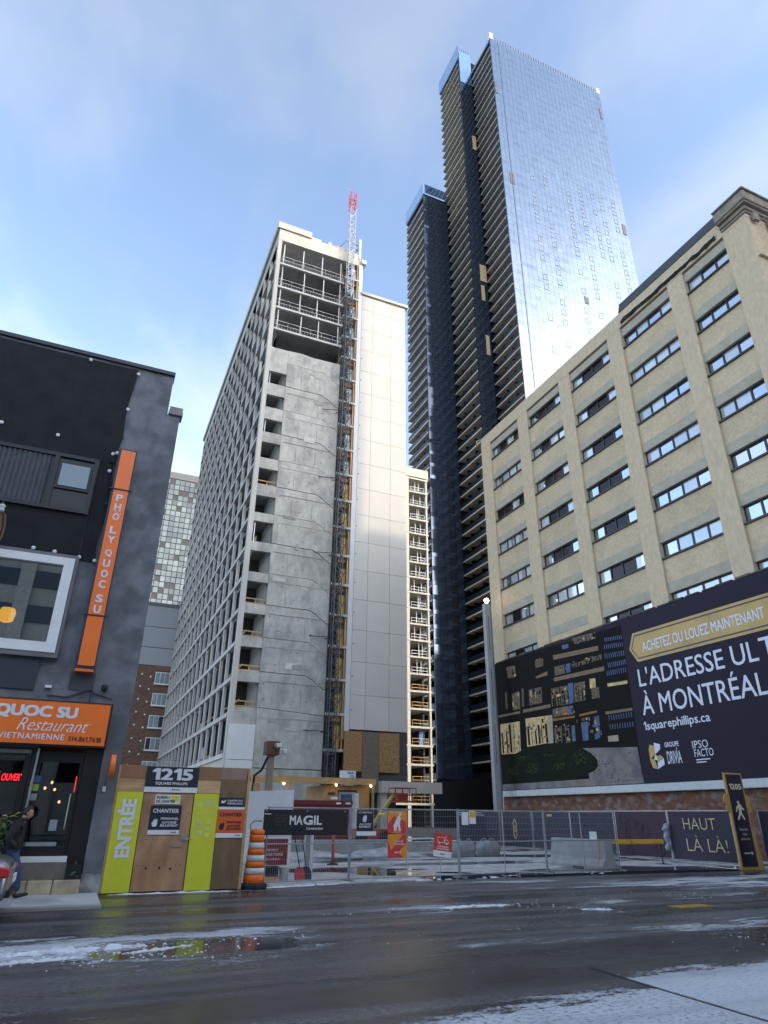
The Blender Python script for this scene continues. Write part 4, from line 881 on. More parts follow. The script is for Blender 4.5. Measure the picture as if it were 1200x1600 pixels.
# upper window: corrugated infill, small pane, black boards
part('upper_recess', blackp, [(-4.6, -1.02, 17.83, 17.86, 8.92, 10.6)])
part('upper_frame', M('black_frame', (.02, .02, .022), .5), [(-4.6, -1.02, 17.76, 17.83, 10.5, 10.6), (-4.6, -1.02, 17.76, 17.83, 8.92, 9.02), (-1.12, -1.02, 17.76, 17.83, 9.02, 10.5), (-2.12, -2.0, 17.76, 17.83, 9.02, 10.5)])
cg = MB(Q3); n = 60; vs_ = []
for i in range(n+1): x = -4.6+i*(2.45/n); d = .02*math.sin(i*math.pi/1.5); vs_ += [(x, 17.80-d, 9.03), (x, 17.80-d, 10.49)]
cg.add(vs_, [(2*i, 2*i+2, 2*i+3, 2*i+1) for i in range(n)]); cg.build('corrugated_infill', M('corrugated_black', (.05, .052, .06), .4, metal=.3), RB)
uw = part('upper_window', M('black_frame', (.02, .02, .022), .5), [(-1.98, -1.14, 17.775, 17.828, 9.56, 10.38)])
part('pane', glassy('shop_pane_bright', (.12, .14, .15), (.7, .78, .82), .06, .03), [(-1.91, -1.2, 17.76, 17.774, 9.64, 10.3)], uw)
# big window with white frame
BWf = part('white_window', white, [(-4.6, -1.07, 17.72, 17.9, 7.42, 7.62), (-4.6, -1.07, 17.72, 17.9, 5.18, 5.42), (-1.31, -1.07, 17.72, 17.9, 5.42, 7.42), (-3.1, -2.95, 17.75, 17.9, 5.42, 7.42)])
part('trim', M('window_trim_grey', (.16, .16, .17), .6), [(-4.7, -1.0, 17.76, 17.898, 7.63, 7.72), (-4.7, -1.0, 17.74, 17.898, 5.06, 5.17), (-1.06, -.99, 17.76, 17.898, 5.17, 7.63)], BWf)
part('pane', glassy('window_clear', (.55, .6, .58), (.8, .85, .85), .22, .015, see=1), [(-2.94, -1.32, 17.82, 17.828, 5.43, 7.41), (-4.6, -3.11, 17.82, 17.828, 5.43, 7.41)], BWf)
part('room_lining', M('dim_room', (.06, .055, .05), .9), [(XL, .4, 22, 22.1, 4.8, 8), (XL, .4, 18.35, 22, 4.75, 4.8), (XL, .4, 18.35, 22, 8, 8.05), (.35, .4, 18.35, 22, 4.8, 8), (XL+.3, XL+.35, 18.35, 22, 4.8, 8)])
pl = thing('pendant_lamp', 'amber glass pendant lamp glowing behind the white framed window', 'lamp', (-2.4, 18.6, 8))
m_ = MB(); m_.lathe([(.05, -1.62), (.16, -1.64), (.2, -1.75), (.17, -1.95), (.06, -2.0)], n=14); m_.build('shade', M('amber_glass', (.7, .3, .02), .3, emit=(1, .42, .03), es=.9), pl, True)
m_ = MB(); m_.tube([(0, 0, 0), (0, 0, -1.62)], .012, 5); m_.lathe([(.04, -1.55), (.12, -1.64)], n=10); m_.build('cord', black, pl)
def plant(name, label, loc, hgt, spread, n, mats, seed, pot=True, leaf=.16):
    t = thing(name, label, 'plant', loc); rn = random.Random(seed); lv = MB(); st = MB()
    for i in range(n):
        a = rn.uniform(0, 6.28); e = rn.uniform(.1, 1); r_ = spread*e; z = hgt*rn.uniform(.45, 1.0)
        tip = Vector((math.cos(a)*r_, math.sin(a)*r_, z)); st.tube([(0, 0, .2 if pot else 0), (tip.x*.4, tip.y*.4, z*.8), tip], .006, 4)
        d = Vector((math.cos(a), math.sin(a), rn.uniform(-.6, .5))).normalized(); s_ = d.cross(Vector((0, 0, 1))).normalized(); L_ = leaf*rn.uniform(.7, 1.4)
        lv.m = 1 if len(mats) > 1 and rn.random() < .35 else 0
        lv.add([tip, tip+d*L_*.5+s_*L_*.28, tip+d*L_+Vector((0, 0, -.03)), tip+d*L_*.5-s_*L_*.28, tip+d*L_*.5+Vector((0, 0, .02))], [(0, 1, 4), (1, 2, 4), (2, 3, 4), (3, 0, 4)])
    lv.build('leaves', mats, t); st.build('stems', mats[0], t)
    if pot: m_ = MB(); m_.lathe([(.13, 0), (.18, .26), (.19, .3), (.15, .3)], n=14); m_.build('pot', M('plant_pot', (.10, .09, .09), .6), t)
    return t
leafg = M('house_leaf', (.05, .11, .03), .45, var=.4, scale=5); leafp = M('pale_leaf', (.24, .34, .24), .45, var=.3); ylw = M('yellow_blossom', (.45, .33, .04), .6, var=.3)
plant('window_plant', 'pale leafed plant on the sill of the white framed window', (-2.35, 18.55, 5.42), .5, .25, 16, [leafp], 1, leaf=.2)
plant('window_plant', 'dark green trailing plant in the right of the white framed window', (-1.6, 18.7, 5.42), .8, .4, 40, [leafg], 2, leaf=.16)
# shopfront at street level
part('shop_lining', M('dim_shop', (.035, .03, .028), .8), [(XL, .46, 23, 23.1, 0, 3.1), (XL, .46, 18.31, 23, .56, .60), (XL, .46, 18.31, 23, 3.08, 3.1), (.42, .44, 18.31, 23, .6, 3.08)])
part('shop_surround', blackp, [(.06, .44, 17.95, 18.3, .6, 3.02), (-1.06, -.99, 17.9, 18.2, .6, 3.0), (XL, -1.06, 17.92, 18.25, .3, .85)])
sw = part('shop_window', blackp, [(XL, -1.07, 17.9, 18.0, 2.86, 3.0), (XL, -1.07, 17.9, 18.0, .86, .98), (-1.2, -1.07, 17.9, 18.0, .98, 2.86), (-3.2, -3.1, 17.9, 18.0, .98, 2.86)])
shopg = glassy('shop_glass', (.45, .45, .45), (.75, .8, .85), .04, .02, see=1)
part('pane', shopg, [(-3.09, -1.21, 17.94, 17.95, .99, 2.85), (XL, -3.21, 17.94, 17.95, .99, 2.85)], sw)
part('bright_jamb', steel, [(-.975, -.93, 17.86, 17.95, .76, 3.0)])
part('transom_strip', M('greenish_steel', (.20, .24, .22), .4), [(-3, -1.1, 17.85, 17.895, 2.88, 2.96)])
dr = part('door', blackp, [(-.92, -.86, 18.02, 18.08, .78, 2.95), (-.02, .05, 18.02, 18.08, .78, 2.95), (-.86, -.02, 18.02, 18.08, 2.72, 2.95), (-.86, -.02, 18.02, 18.08, .78, .95)])
part('pane', shopg, [(-.859, -.021, 18.04, 18.05, .951, 2.719)], dr)
m_ = MB(Q3); m_.tube([(-.10, 17.98, 1.3), (-.10, 17.95, 1.35), (-.10, 17.95, 2.0), (-.10, 17.98, 2.05)], .014, 6); m_.build('handle', steel, dr)
part('notice', M('notice_grey', (.30, .34, .38), .6), [(-.42, -.26, 18.0, 18.018, 1.28, 1.5)], dr)
part('kick_strip', M('kick_metal', (.42, .45, .43), .35, metal=.6), [(-.85, -.2, 18.0, 18.019, .97, 1.05)], dr)
for z, mt in ((2.28, M('sticker_blue', (.06, .12, .25), .5)), (2.1, M('sticker_green', (.28, .40, .05), .5)), (1.9, M('sticker_grey', (.3, .34, .34), .5))): part('sticker', mt, [(-.93, -.80, 18.0, 18.018, z, z+.14)], dr)
part('sill', white, [(-.98, .08, 17.82, 18.1, .66, .77)])
part('threshold', M('worn_step_dark', (.17, .155, .13), .8, var=.3, scale=4), [(-.98, .1, 17.72, 18.1, .33, .65)])
stone = M('yellow_limestone', (.42, .35, .23), .8, var=.25, scale=5, rnd=.12, bump=.008)
for a, c in ((-.95, -.62), (-.61, -.12), (-.11, .43)):
    m_ = MB(Q3); m_.cbox(a, c, 17.55, 18.0, .05, .325, .02); m_.build('step_stone', stone, RB)
part('black_bag', M('bin_bag', (.015, .015, .017), .25, bump=.03, bscale=6), [(.1, .42, 17.66, 17.94, .33, .62)])
for i, (x, y, z) in enumerate(((-.6, 20, 2.35), (-.52, 20.6, 2.2), (-.35, 20.2, 1.9), (-1.75, 19, 2.5), (-.72, 19.5, 2.2), (.1, 19.6, 2.65))):
    b_ = thing('pendant_bulb', ['small warm bulb hanging highest inside the restaurant door', 'small warm bulb second inside the restaurant door', 'lowest warm bulb inside the restaurant door', 'small warm bulb above the open sign', 'warm bulb next to the bright door jamb', 'small bulb at the top right of the restaurant door'][i], 'lamp', (x, y, z))
    m_ = MB(); m_.lathe([(.005, .04), (.028, .02), (.03, 0), (.015, -.03), (.002, -.035)], n=10); m_.build('bulb', M('warm_bulb', (1, .6, .3), .4, emit=(1, .45, .15), es=3), b_)
    m_ = MB(); m_.tube([(0, 0, .04), (0, 0, 3.08-z)], .005, 4); m_.build('cord', black, b_)
nd = thing('light_strip', 'short red glowing strip inside the restaurant door at right', 'light', (-.04, 18.6, 2.1)); m_ = MB(); m_.box(-.012, .012, -.02, .0, 0, .35); m_.build('tube', M('red_strip', (1, .1, .05), .4, emit=(1, .06, .03), es=1.5), nd)
m_ = MB(); m_.box(-.02, .02, 0, .02, -.02, .37); m_.build('holder', black, nd)
# signs of the restaurant
orange = M('orange_sign', (.95, .19, .02), .38, var=.05, scale=2); navy = M('sign_side_navy', (.03, .035, .06), .5)
PS = thing('projecting_sign', 'tall narrow orange vertical restaurant sign on the grey wall', 'sign', (-.32, 17.6, 4.9)); P3 = (-.32, 17.6, 4.9)
part('case', navy, [(-.57, -.10, 17.63, 17.9, 4.84, 11.02)], PS, P3)
for a, c in ((4.92, 6.16), (6.2, 9.72), (9.76, 10.97)): part('face', orange, [(-.51, -.13, 17.6, 17.629, a, c)], PS, P3)
part('bottom_cap', orange, [(-.55, -.12, 17.62, 17.88, 4.78, 4.838)], PS, P3)
part('clamp', dsteel, [(-.62, -.04, 17.58, 17.64, 6.165, 6.195)], PS, P3); part('clamp', dsteel, [(-.62, -.04, 17.58, 17.64, 9.725, 9.755)], PS, P3)
lw = M('sign_letter_white', (.75, .74, .76), .5, var=.04)
z = 9.38
for wd_ in ('PHỞ', 'LY', 'QUOC', 'SU'):
    lt = MB(P3)
    for ch in wd_:
        lt.text('O' if ch == 'Ở' else ch, (-.32, 17.596, z), FX, FZ, w=.17, h=.21, bold=.035, align='C')
        if ch == 'Ở': lt.tube([(-.35, 17.59, z+.245), (-.32, 17.59, z+.26), (-.30, 17.59, z+.24), (-.32, 17.59, z+.222)], .009, 4); lt.tube([(-.25, 17.59, z+.17), (-.225, 17.59, z+.19), (-.22, 17.59, z+.22)], .011, 4)
        z -= .285
    z -= .10; lt.build('lettering', lw, PS)
FS = thing('fascia_sign', 'wide orange restaurant fascia sign above the door', 'sign', (-2.5, 17.6, 3.1)); F3_ = (-2.5, 17.6, 3.1)
part('case', black, [(-4.6, .47, 17.63, 17.9, 3.04, 4.06)], FS, F3_); part('face', orange, [(-4.58, .42, 17.6, 17.629, 3.08, 4.02)], FS, F3_)
lt = MB(F3_); lt.text('QUOC SU', (-.28, 17.596, 3.62), FX, FZ, w=1.74, h=.30, bold=.05, align='R'); lt.build('lettering', lw, FS); lt = MB(F3_); lt.text('PHỞ LY', (-2.25, 17.596, 3.62), FX, FZ, w=1.5, h=.36, bold=.03, align='R'); lt.build('lettering', lw, FS); lt = MB(F3_); lt.text('CUISINE VIETNAMIENNE', (-.47, 17.596, 3.17), FX, FZ, w=2.15, h=.13, bold=.02, align='R', gap=1.15)
lt.build('lettering', lw, FS)
lt = MB(F3_); lt.text('Restaurant', (-1.5, 17.592, 3.36), FX, FZ, w=1.5, h=.27, bold=-.004, shear=.45)
lt.tube([(-.10, 17.591, 3.53), (.06, 17.591, 3.55)], .006, 4); lt.build('script_lettering', M('script_white', (.8, .76, .72), .5), FS)
lt = MB(F3_); lt.text('514.861.7618', (-.38, 17.596, 3.16), FX, FZ, w=.71, h=.11, bold=.012); lt.build('phone_number', black, FS)
NE = thing('neon_sign', 'red lit open sign in the restaurant window', 'sign', (-1.36, 18.05, 2.3)); m_ = MB(); m_.box(-.3, .26, .0, .02, -.06, .2); m_.build('backing', black, NE)
m_ = MB(); m_.text('OUVERT', (-.245, -.006, .0), FX, FZ, w=.46, h=.15, bold=.02, shear=.12); m_.build('lettering', M('neon_red', (1, .1, .12), .4, emit=(1, .03, .05), es=2.2), NE)
m_ = MB(); m_.tube([(-.2, .01, .2), (-.2, .01, .70)], .004, 4); m_.tube([(.15, .01, .2), (.15, .01, .70)], .004, 4); m_.build('hanging_wire', dsteel, NE)
DS = thing('blade_sign', 'round orange blade sign on the grey pier', 'sign', (.68, 17.9, 2.65)); m_ = MB(); m_.lathe([(.24, -.055), (.255, -.05), (.255, .05), (.24, .055)], (0, -.36, 0), 28, 'x'); m_.build('disc', orange, DS)
m_ = MB(); m_.tube([(0, 0, .1), (0, -.14, .1)], .014, 6); m_.tube([(0, 0, -.1), (0, -.14, -.1)], .014, 6); m_.build('bracket', dsteel, DS)
WB = thing('junction_box', 'small grey junction box on a cable below the round blade sign', 'box', (.6, 17.9, 2.16)); m_ = MB(); m_.cbox(-.035, .035, -.06, 0, -.06, .06, .012); m_.build('box', lightpan, WB); m_ = MB(); m_.tube([(0, -.02, .06), (.01, -.02, .28), (.05, -.02, .33)], .007, 5); m_.build('cable', black, WB)
SC_ = thing('security_camera', 'black dome camera on the grey wall above the fascia sign', 'camera', (.2, 17.9, 4.45)); m_ = MB(); m_.lathe([(.02, -.1), (.07, -.06), (.08, .02), (.075, .06), (.03, .08)], (0, -.12, 0), 14); m_.build('housing', black, SC_, True); m_ = MB(); m_.box(-.05, .05, -.06, 0, -.04, .06); m_.build('mount', dsteel, SC_)
m_ = MB(Q3); m_.tube([(-1.05, 17.87, 4.2), (-.6, 17.86, 4.18), (-.25, 17.86, 4.34), (-.1, 17.86, 4.38), (0, 17.86, 4.3), (.42, 17.86, 4.2)], .014, 5); m_.tube([(-.08, 17.86, 4.38), (-.08, 17.86, 4.06)], .012, 5); m_.build('wall_cable', black, RB)
part('conduit_box', M('scar_patch', (.07, .075, .085), .8), [(-.62, -.05, 17.885, 17.9, 4.36, 4.8)])
part('floodlight', white, [(-1.12, -.98, 17.78, 17.88, 4.36, 4.42)])
CB = thing('cable_coil', 'coil of brown cable hanging from insulators at the left edge', 'cable', (-3.0, 17.3, 7.4))
m_ = MB(); rn = random.Random(6)
for i in range(7):
    r_ = .22+.05*rn.random(); cx = rn.uniform(-.12, .14); m_.tube([(cx+r_*.55*math.sin(a*.628), rn.uniform(-.03, .03), .55-.5*math.cos(a*.628)*(.8+.3*rn.random())) for a in range(11)], .013, 5)
m_.build('loop', M('brown_cable', (.16, .09, .04), .6, rnd=.3), CB)
m_ = MB(); m_.lathe([(.03, 0), (.08, .03), (.08, .08), (.04, .1), (.08, .14), (.08, .19), (.03, .22)], (.05, 0, 1.02), 12); m_.build('insulator', lightpan, CB, True); m_ = MB(); m_.tube([(.05, .58, 1.3), (.05, 0, 1.3), (.05, 0, .95)], .02, 6); m_.build('bracket', dsteel, CB)

# ================================================================== plywood entry hoarding
HO = thing('plywood_hoarding', 'plywood entry hoarding with two lime green panels', 'hoarding', (2.4, 17.95, 0)); E3 = (2.4, 17.95, 0)
ply = M('brown_ply', (.32, .16, .08), .7, var=.3, scale=2.0, stretch=(1, 1, .3), rnd=.15); plyl = M('pale_ply', (.56, .36, .17), .7, var=.3, scale=2.5, stretch=(.5, 1, 3), rnd=.1); doorply = M('door_ply', (.50, .28, .15), .65, var=.3, scale=1.6, stretch=(1, 1, .5), col2=(.38, .20, .10), c2scale=2); lime = M('lime_panel', (.66, .67, .04), .45, var=.06, scale=3); dkply = M('dark_wet_ply', (.19, .12, .06), .6, var=.35, scale=3, stretch=(1, 1, .4))
def hp(name, mt, boxes, parent=HO): return part(name, mt, boxes, parent, E3)
hp('ply_sheet', ply, [(.86, 1.5, 17.95, 17.97, 2.42, 2.72)]); hp('ply_sheet', plyl, [(.86, 1.5, 17.95, 17.97, 2.12, 2.415)]); hp('ply_sheet', ply, [(2.72, 3.32, 17.95, 17.97, 2.42, 2.73)]); hp('ply_sheet', plyl, [(2.72, 3.32, 17.95, 17.97, 2.12, 2.415)])
hp('ply_sheet', M('light_brown_ply', (.30, .20, .14), .7, var=.25, scale=2, stretch=(1, 1, .4)), [(3.325, 3.97, 17.95, 17.97, 2.45, 2.73)]); hp('ply_sheet', dkply, [(3.325, 3.98, 17.95, 17.97, 1.26, 2.445)]); hp('ply_sheet', dkply, [(3.325, 3.99, 17.955, 17.97, 0.03, 1.255)])
hp('edge_stud', wood, [(.80, .905, 17.93, 18.05, 0.02, 2.7)]); hp('edge_stud', wood, [(3.99, 4.06, 17.94, 18.1, 0.02, 2.73)]); hp('top_rail', wood, [(.86, 4.0, 17.975, 18.06, 2.6, 2.7)]); hp('back_sheet', black, [(.9, 4.0, 17.975, 17.99, .0, 2.58)])
g1 = hp('lime_panel', lime, [(.91, 1.5, 17.925, 17.949, 0.02, 2.12)]); g2 = hp('lime_panel', lime, [(2.71, 3.31, 17.925, 17.949, 0.02, 2.11)])
lt = MB(E3); lt.text('ENTRÉE', (1.38, 17.921, .72), (0, 0, 1), (-1, 0, 0), w=1.24, h=.40, bold=.045); lt.build('lettering', lw, g1)
lt = MB(E3)
for z in (1.25, 1.45): lt.lathe([(.05, 0), (.05, .003)], (2.95, 17.924, z), 10, 'y'); lt.box(2.83, 2.88, 17.921, 17.924, z-.08, z+.12)
lt.box(2.8, 3.25, 17.921, 17.924, 1.66, 1.675); lt.lathe([(.06, 0), (.06, .003)], (2.88, 17.924, 1.86), 12, 'y')
for i in range(4): lt.box(2.98, 3.24-.03*(i % 2), 17.921, 17.924, 1.8+i*.045, 1.825+i*.045)
for i in range(3): lt.box(3.05, 3.16, 17.921, 17.924, 1.15+i*.14, 1.23+i*.14)
lt.build('printed_rules', M('pale_lime_print', (.62, .66, .25), .5), g2)
dd = hp('door', doorply, [(1.52, 2.69, 17.955, 17.972, .03, 2.1)])
hp('hinge_gap', black, [(1.501, 1.519, 17.958, 17.972, .03, 2.1)], dd); hp('hinge_gap', black, [(2.691, 2.709, 17.958, 17.972, .03, 2.1)], dd)
rn = random.Random(1)
sd = MB(E3)
for zz in (.55, 1.1, 1.65):
    for i in range(9): x = 1.6+i*.12+rn.uniform(-.03, .03); sd.box(x, x+rn.uniform(.01, .05), 17.949, 17.955, zz, zz+.012)
for (x, z) in ((1.8, .5), (2.1, .5), (2.35, .48)): sd.lathe([(.028, 0), (.028, .003)], (x, 17.955, z), 10, 'y')
sd.build('screw_marks', M('dark_knot', (.07, .035, .02), .8), dd)
m_ = MB(E3); m_.box(2.5, 2.62, 17.935, 17.955, 1.06, 1.2); m_.tube([(2.58, 17.93, 1.1), (2.6, 17.89, 1.09), (2.76, 17.88, 1.13)], .012, 6); m_.build('handle', steel, dd)
hp('mail_plate', M('mail_plate_ply', (.33, .24, .17), .6), [(2.28, 2.55, 17.935, 17.954, .93, 1.03)], dd)
def sign(name, label, O, parts, texts, cat='sign'):
    """flat board sign: parts = coloured boxes, texts = (string,x,z,w,h,bold,mat,align)"""
    t = thing(name, label, cat, O)
    for i, (nm, mt, b) in enumerate(parts):
        m_ = MB(); m_.box(*b); m_.build(nm, mt, t)
    for (s_, x, z, w_, h_, bo, mt, al) in texts:
        m_ = MB(); m_.text(s_, (x, -.013, z), FX, FZ, w=w_, h=h_, bold=bo, align=al); m_.build('lettering', mt, t)
    return t
ink_blue = M('sign_navy_black', (.02, .024, .035), .45); orred = M('sign_orange', (.75, .13, .03), .45, var=.06); redm = M('sign_red', (.62, .05, .03), .45, var=.08)
sg = sign('address_sign', 'dark 1215 address sign with white numerals above the plywood door', (1.5, 17.94, 2.14), [('board', ink_blue, (0, 1.25, -.012, .005, .105, .56)), ('strip', white, (0, 1.25, -.012, .005, -.02, .10))],
     [('1215', .14, .255, .97, .27, .035, lw, 'L'), ('SQUARE PHILLIPS', .24, .14, .76, .075, .03, lw, 'L'), ('MAGIL', .64, .03, .2, .03, .03, ink_blue, 'L')])
sg = sign('notice_board', 'small white and lime notice at the top of the plywood door', (1.79, 17.945, 1.86), [('board', white, (0, .59, -.012, .005, 0, .21)), ('lime_corner', lime, (.37, .56, -.016, -.0125, .07, .19))], [('BUREAU', .03, .12, .3, .065, .02, ink_blue, 'L'), ('DE CHANTIER', .03, .03, .44, .065, .02, ink_blue, 'L')])
def hand(mb, x, z, s, y=-.0135):
    mb.prism([(0, 0), (.5, 0), (.62, .4), (.6, .95), (.48, 1.0), (.46, .75), (.36, 1.05), (.3, .72), (.2, 1.05), (.14, .7), (.06, .95), (0, .6), (-.15, .5), (-.12, .35)], (x, y, z), (s, 0, 0), (0, 0, s), (0, -.001, 0))
for (O, col, inkc, wd, lbl) in (((1.72, 17.94, 1.2), ink_blue, lw, .72, 'navy site notice with hand symbol on the plywood door'), ((3.32, 17.94, 1.13), orred, ink_blue, .66, 'orange site notice with hand symbol beside the barrel')):
    sg = sign('site_notice', lbl, O, [('board', col, (0, wd, -.012, .005, .10, .63)), ('strip', white, (0, wd, -.012, .005, 0, .098))] + ([('top_strip', white, (0, wd, -.012, .005, .632, .69))] if col == orred else []),
        [('CHANTIER', wd/2, .47, wd*.84, .09, .03, inkc, 'C'), ('PERSONNEL', wd*.36, .32, wd*.58, .05, .03, inkc, 'L'), ('AUTORISÉ', wd*.40, .235, wd*.48, .062, .03, inkc, 'L'), ('SEULEMENT', wd*.36, .17, wd*.58, .05, .03, inkc, 'L'), ('MAGIL', wd*.72, .035, wd*.2, .03, .03, ink_blue, 'L')])
    m_ = MB(); hand(m_, wd*.12, .17, .17); m_.build('hand_symbol', inkc, sg)
sg = sign('camera_notice', 'narrow black surveillance notice above the orange site notice', (3.34, 17.935, 1.83), [('board', ink_blue, (0, .6, -.012, .005, 0, .2))], [('CHANTIER SOUS', .19, .11, .38, .045, .03, lw, 'L'), ('SURVEILLANCE', .19, .045, .38, .045, .03, lw, 'L')])
m_ = MB(); m_.prism([(0, .5), (.1, .3), (.6, .3), (.9, .7), (.8, .9), (.5, .6), (.2, .8)], (.03, -.0135, .03), (.14, 0, 0), (0, 0, .14), (0, -.001, 0)); m_.build('camera_symbol', lw, sg)

# ================================================================== street furniture and site objects
bo = M('barrel_orange', (.80, .16, .012), .42, var=.08, scale=4); bw = M('barrel_white', (.66, .66, .64), .45, var=.12, scale=6); rub = M('rubber_black', (.015, .015, .016), .75)
TB = thing('traffic_barrel', 'orange and white striped traffic barrel beside the plywood hoarding', 'traffic barrel', (4.42, 18.2, 0))
m_ = MB(); m_.lathe([(.33, 0), (.35, .02), (.35, .08), (.30, .12), (.24, .13)], n=8); m_.build('rubber_base', rub, TB)
zz = [.1, .32, .46, .60, .74, .88, 1.02, 1.2]; cl = [bo, bw, bo, bw, bo, bw, bo]
for i in range(7):
    r0, r1 = .262-.012*i, .262-.012*(i+1); m_ = MB(); a, c = zz[i], zz[i+1]
    m_.lathe([(r0*.9, a), (r0, a+.006), (r1+.006, c-.02), (r1-.012, c-.004)], n=24); m_.build('band', cl[i], TB, True)
m_ = MB(); m_.lathe([(.17, 1.196), (.185, 1.21), (.185, 1.27), (.15, 1.31), (.06, 1.32)], n=24); m_.build('top', bo, TB, True)
m_ = MB(); m_.tube([(-.15, 0, 1.2), (-.2, 0, 1.42), (-.1, 0, 1.5), (.1, 0, 1.5)], .012, 5); m_.build('handle_loop', dsteel, TB)

wire = M('fence_wire', (.38, .40, .41), .4, metal=.7)
def fence(label, a, c, h=1.83, mesh=True, fabric=None, z0=.06, group=None, mid=True, seed=0):
    a = Vector((*a, 0)); c = Vector((*c, 0)); d = c-a; L_ = d.length; ang = math.atan2(d.y, d.x)
    t = thing('printed_fence' if fabric else 'wire_fence', label, 'fence', a, ang, group)
    m_ = MB(); r_ = .022
    m_.tube([(.02, 0, 0), (.02, 0, h+.03)], r_, 8); m_.build('post', steel, t)
    m_ = MB(); m_.tube([(L_-.02, 0, 0), (L_-.02, 0, h+.03)], r_, 8); m_.build('post', steel, t)
    if L_ > 3: m_ = MB(); m_.tube([(L_*.5, 0, .06), (L_*.5, 0, h)], .017, 6); m_.build('post', steel, t)
    for zz in (z0+.02, h*.52, h) if mid else (z0+.02, h):
        m_ = MB(); m_.tube([(.04, 0, zz), (L_-.04, 0, zz)], .018, 6); m_.build('rail', steel, t)
    if mesh:
        m_ = MB(); n = int(L_/.062)
        for i in range(1, n): x = L_*i/n; m_.add([(x-.0028, 0, z0), (x+.0028, 0, z0), (x+.0028, 0, h), (x-.0028, 0, h), (x, .004, z0), (x, .004, h)], [(0, 1, 2, 3), (1, 4, 5, 2), (4, 0, 3, 5)])
        for k in range(1, 10): zz = z0+(h-z0)*k/10; m_.add([(.03, .003, zz-.003), (L_-.03, .003, zz-.003), (L_-.03, .003, zz+.003), (.03, .003, zz+.003)], [(0, 1, 2, 3)])
        m_.build('wire_mesh', wire, t, kind='stuff')
    if fabric:
        m_ = MB(); n = 16; rn = random.Random(seed); vs = []
        for i in range(n+1):
            for j in range(6): vs.append((.06+(L_-.12)*i/n, -.03-.012*math.sin(i*1.3+j)-rn.uniform(0, .006), .16+(h-.2)*j/5))
        m_.add(vs, [(i*6+j, (i+1)*6+j, (i+1)*6+j+1, i*6+j+1) for i in range(n) for j in range(5)]); m_.build('printed_fabric', fabric, t, True)
    for x in (.02, L_-.02): m_ = MB(); m_.box(x-.05, x+.05, -.28, .28, 0, .05); m_.build('foot', steel, t)
    return t
PT = [(4.8, 18.78), (7.28, 19.1), (10.9, 19.35), (14.5, 19.95), (17.7, 20.17)]
fl = ['wire fence panel carrying the black banner', 'wire fence panel carrying the two orange posters', 'wire fence panel with white papers right of the tilted red sign', 'wire fence panel before the concrete barrier']
for i in range(4): fence(fl[i], PT[i], PT[i+1], group='wire fence panels along the street', seed=i)
def onf(i, s_):  # point on fence run i at distance s_
    a, c = Vector(PT[i]), Vector(PT[i+1]); d = (c-a).normalized(); p = a+d*s_; return (p.x, p.y-.05), math.atan2(d.y, d.x)
def fsign(name, label, i, s_, z, parts, texts, tilt=0):
    (x, y), an = onf(i, s_); t = sign(name, label, (x, y, z), parts, texts); t.rotation_euler = (0, tilt, an); return t
(bx_, by_), an = onf(0, .0)
bn = fsign('banner', 'wide black construction company banner on the wire fence', 0, 0.0, 1.16, [('cloth', M('banner_black', (.014, .014, .015), .5, var=.2), (-.12, 2.38, -.012, .0, 0, .62))], [('MA', .62, .25, .38, .23, .022, lw, 'L'), ('IL', 1.34, .25, .24, .23, .03, lw, 'L'), ('Construction', 1.12, .13, .5, .07, .02, lw, 'L')])
m_ = MB(); m_.text('G', (1.02, -.013, .25), FX, FZ, w=.29, h=.23, bold=.03); m_.build('lettering', lw, bn)
m_ = MB(); m_.box(1.2, 1.31, -.0145, -.0135, .25, .345); m_.build('logo_lime', lime, bn)
m_ = MB(); rn = random.Random(3)
for i in range(5):
    for j in range(4): 
        if rn.random() < .8: m_.lathe([(.026, 0), (.026, .001)], (.22+i*.07+.03*(j % 2), -.0121, .25+j*.075), 8, 'y')
m_.build('faint_emblem', M('banner_grey', (.045, .045, .047), .5), bn)
for x in (-.05, 1.13, 2.3): m_ = MB(); m_.lathe([(.02, 0), (.02, .004)], (x, -.0125, .59), 8, 'y'); m_.build('eyelet', steel, bn)
sg = fsign('fence_sign', 'navy sign with white symbol and white foot right of the banner', 1, .18, 1.17, [('board', ink_blue, (0, .52, -.012, .0, .08, .62)), ('strip', white, (0, .62, -.012, .0, -.03, .078))], [('ACCÈS', .07, .24, .38, .05, .03, lw, 'L'), ('INTERDIT', .07, .17, .38, .05, .03, lw, 'L'), ('ATTENTION', .05, .54, .42, .045, .02, lw, 'L')])
m_ = MB(); hand(m_, .2, .32, .18); m_.build('symbol', lw, sg)
pos = M('poster_orange', (.78, .28, .03), .45, var=.1, scale=4); posr = M('poster_red', (.66, .05, .05), .45, var=.1, scale=3)
sg = fsign('poster', 'upper orange and red poster with white figure on the wire fence', 1, 1.18, 1.2, [('sheet', pos, (0, .62, -.012, .0, 0, .6))], [('SÉCURITÉ', .06, .52, .4, .05, .03, lw, 'L')])
m_ = MB(); m_.prism([(.2, .45), (.6, .3), (.6, 0), (.45, 0), (.3, .12), (.1, .0), (0, 0), (0, .25)], (0, -.0125, 0), FX, FZ, (0, -.0008, 0)); m_.build('red_field', posr, sg)
m_ = MB(); m_.prism([(.2, .05), (.26, .05), (.32, .22), (.36, .05), (.42, .05), (.39, .25), (.42, .38), (.38, .45), (.34, .46), (.28, .38), (.18, .2)], (0, -.0142, 0), FX, FZ, (0, -.001, 0)); m_.lathe([(.04, 0), (.04, .001)], (.4, -.0142, .49), 12, 'y'); m_.build('figure', lw, sg)
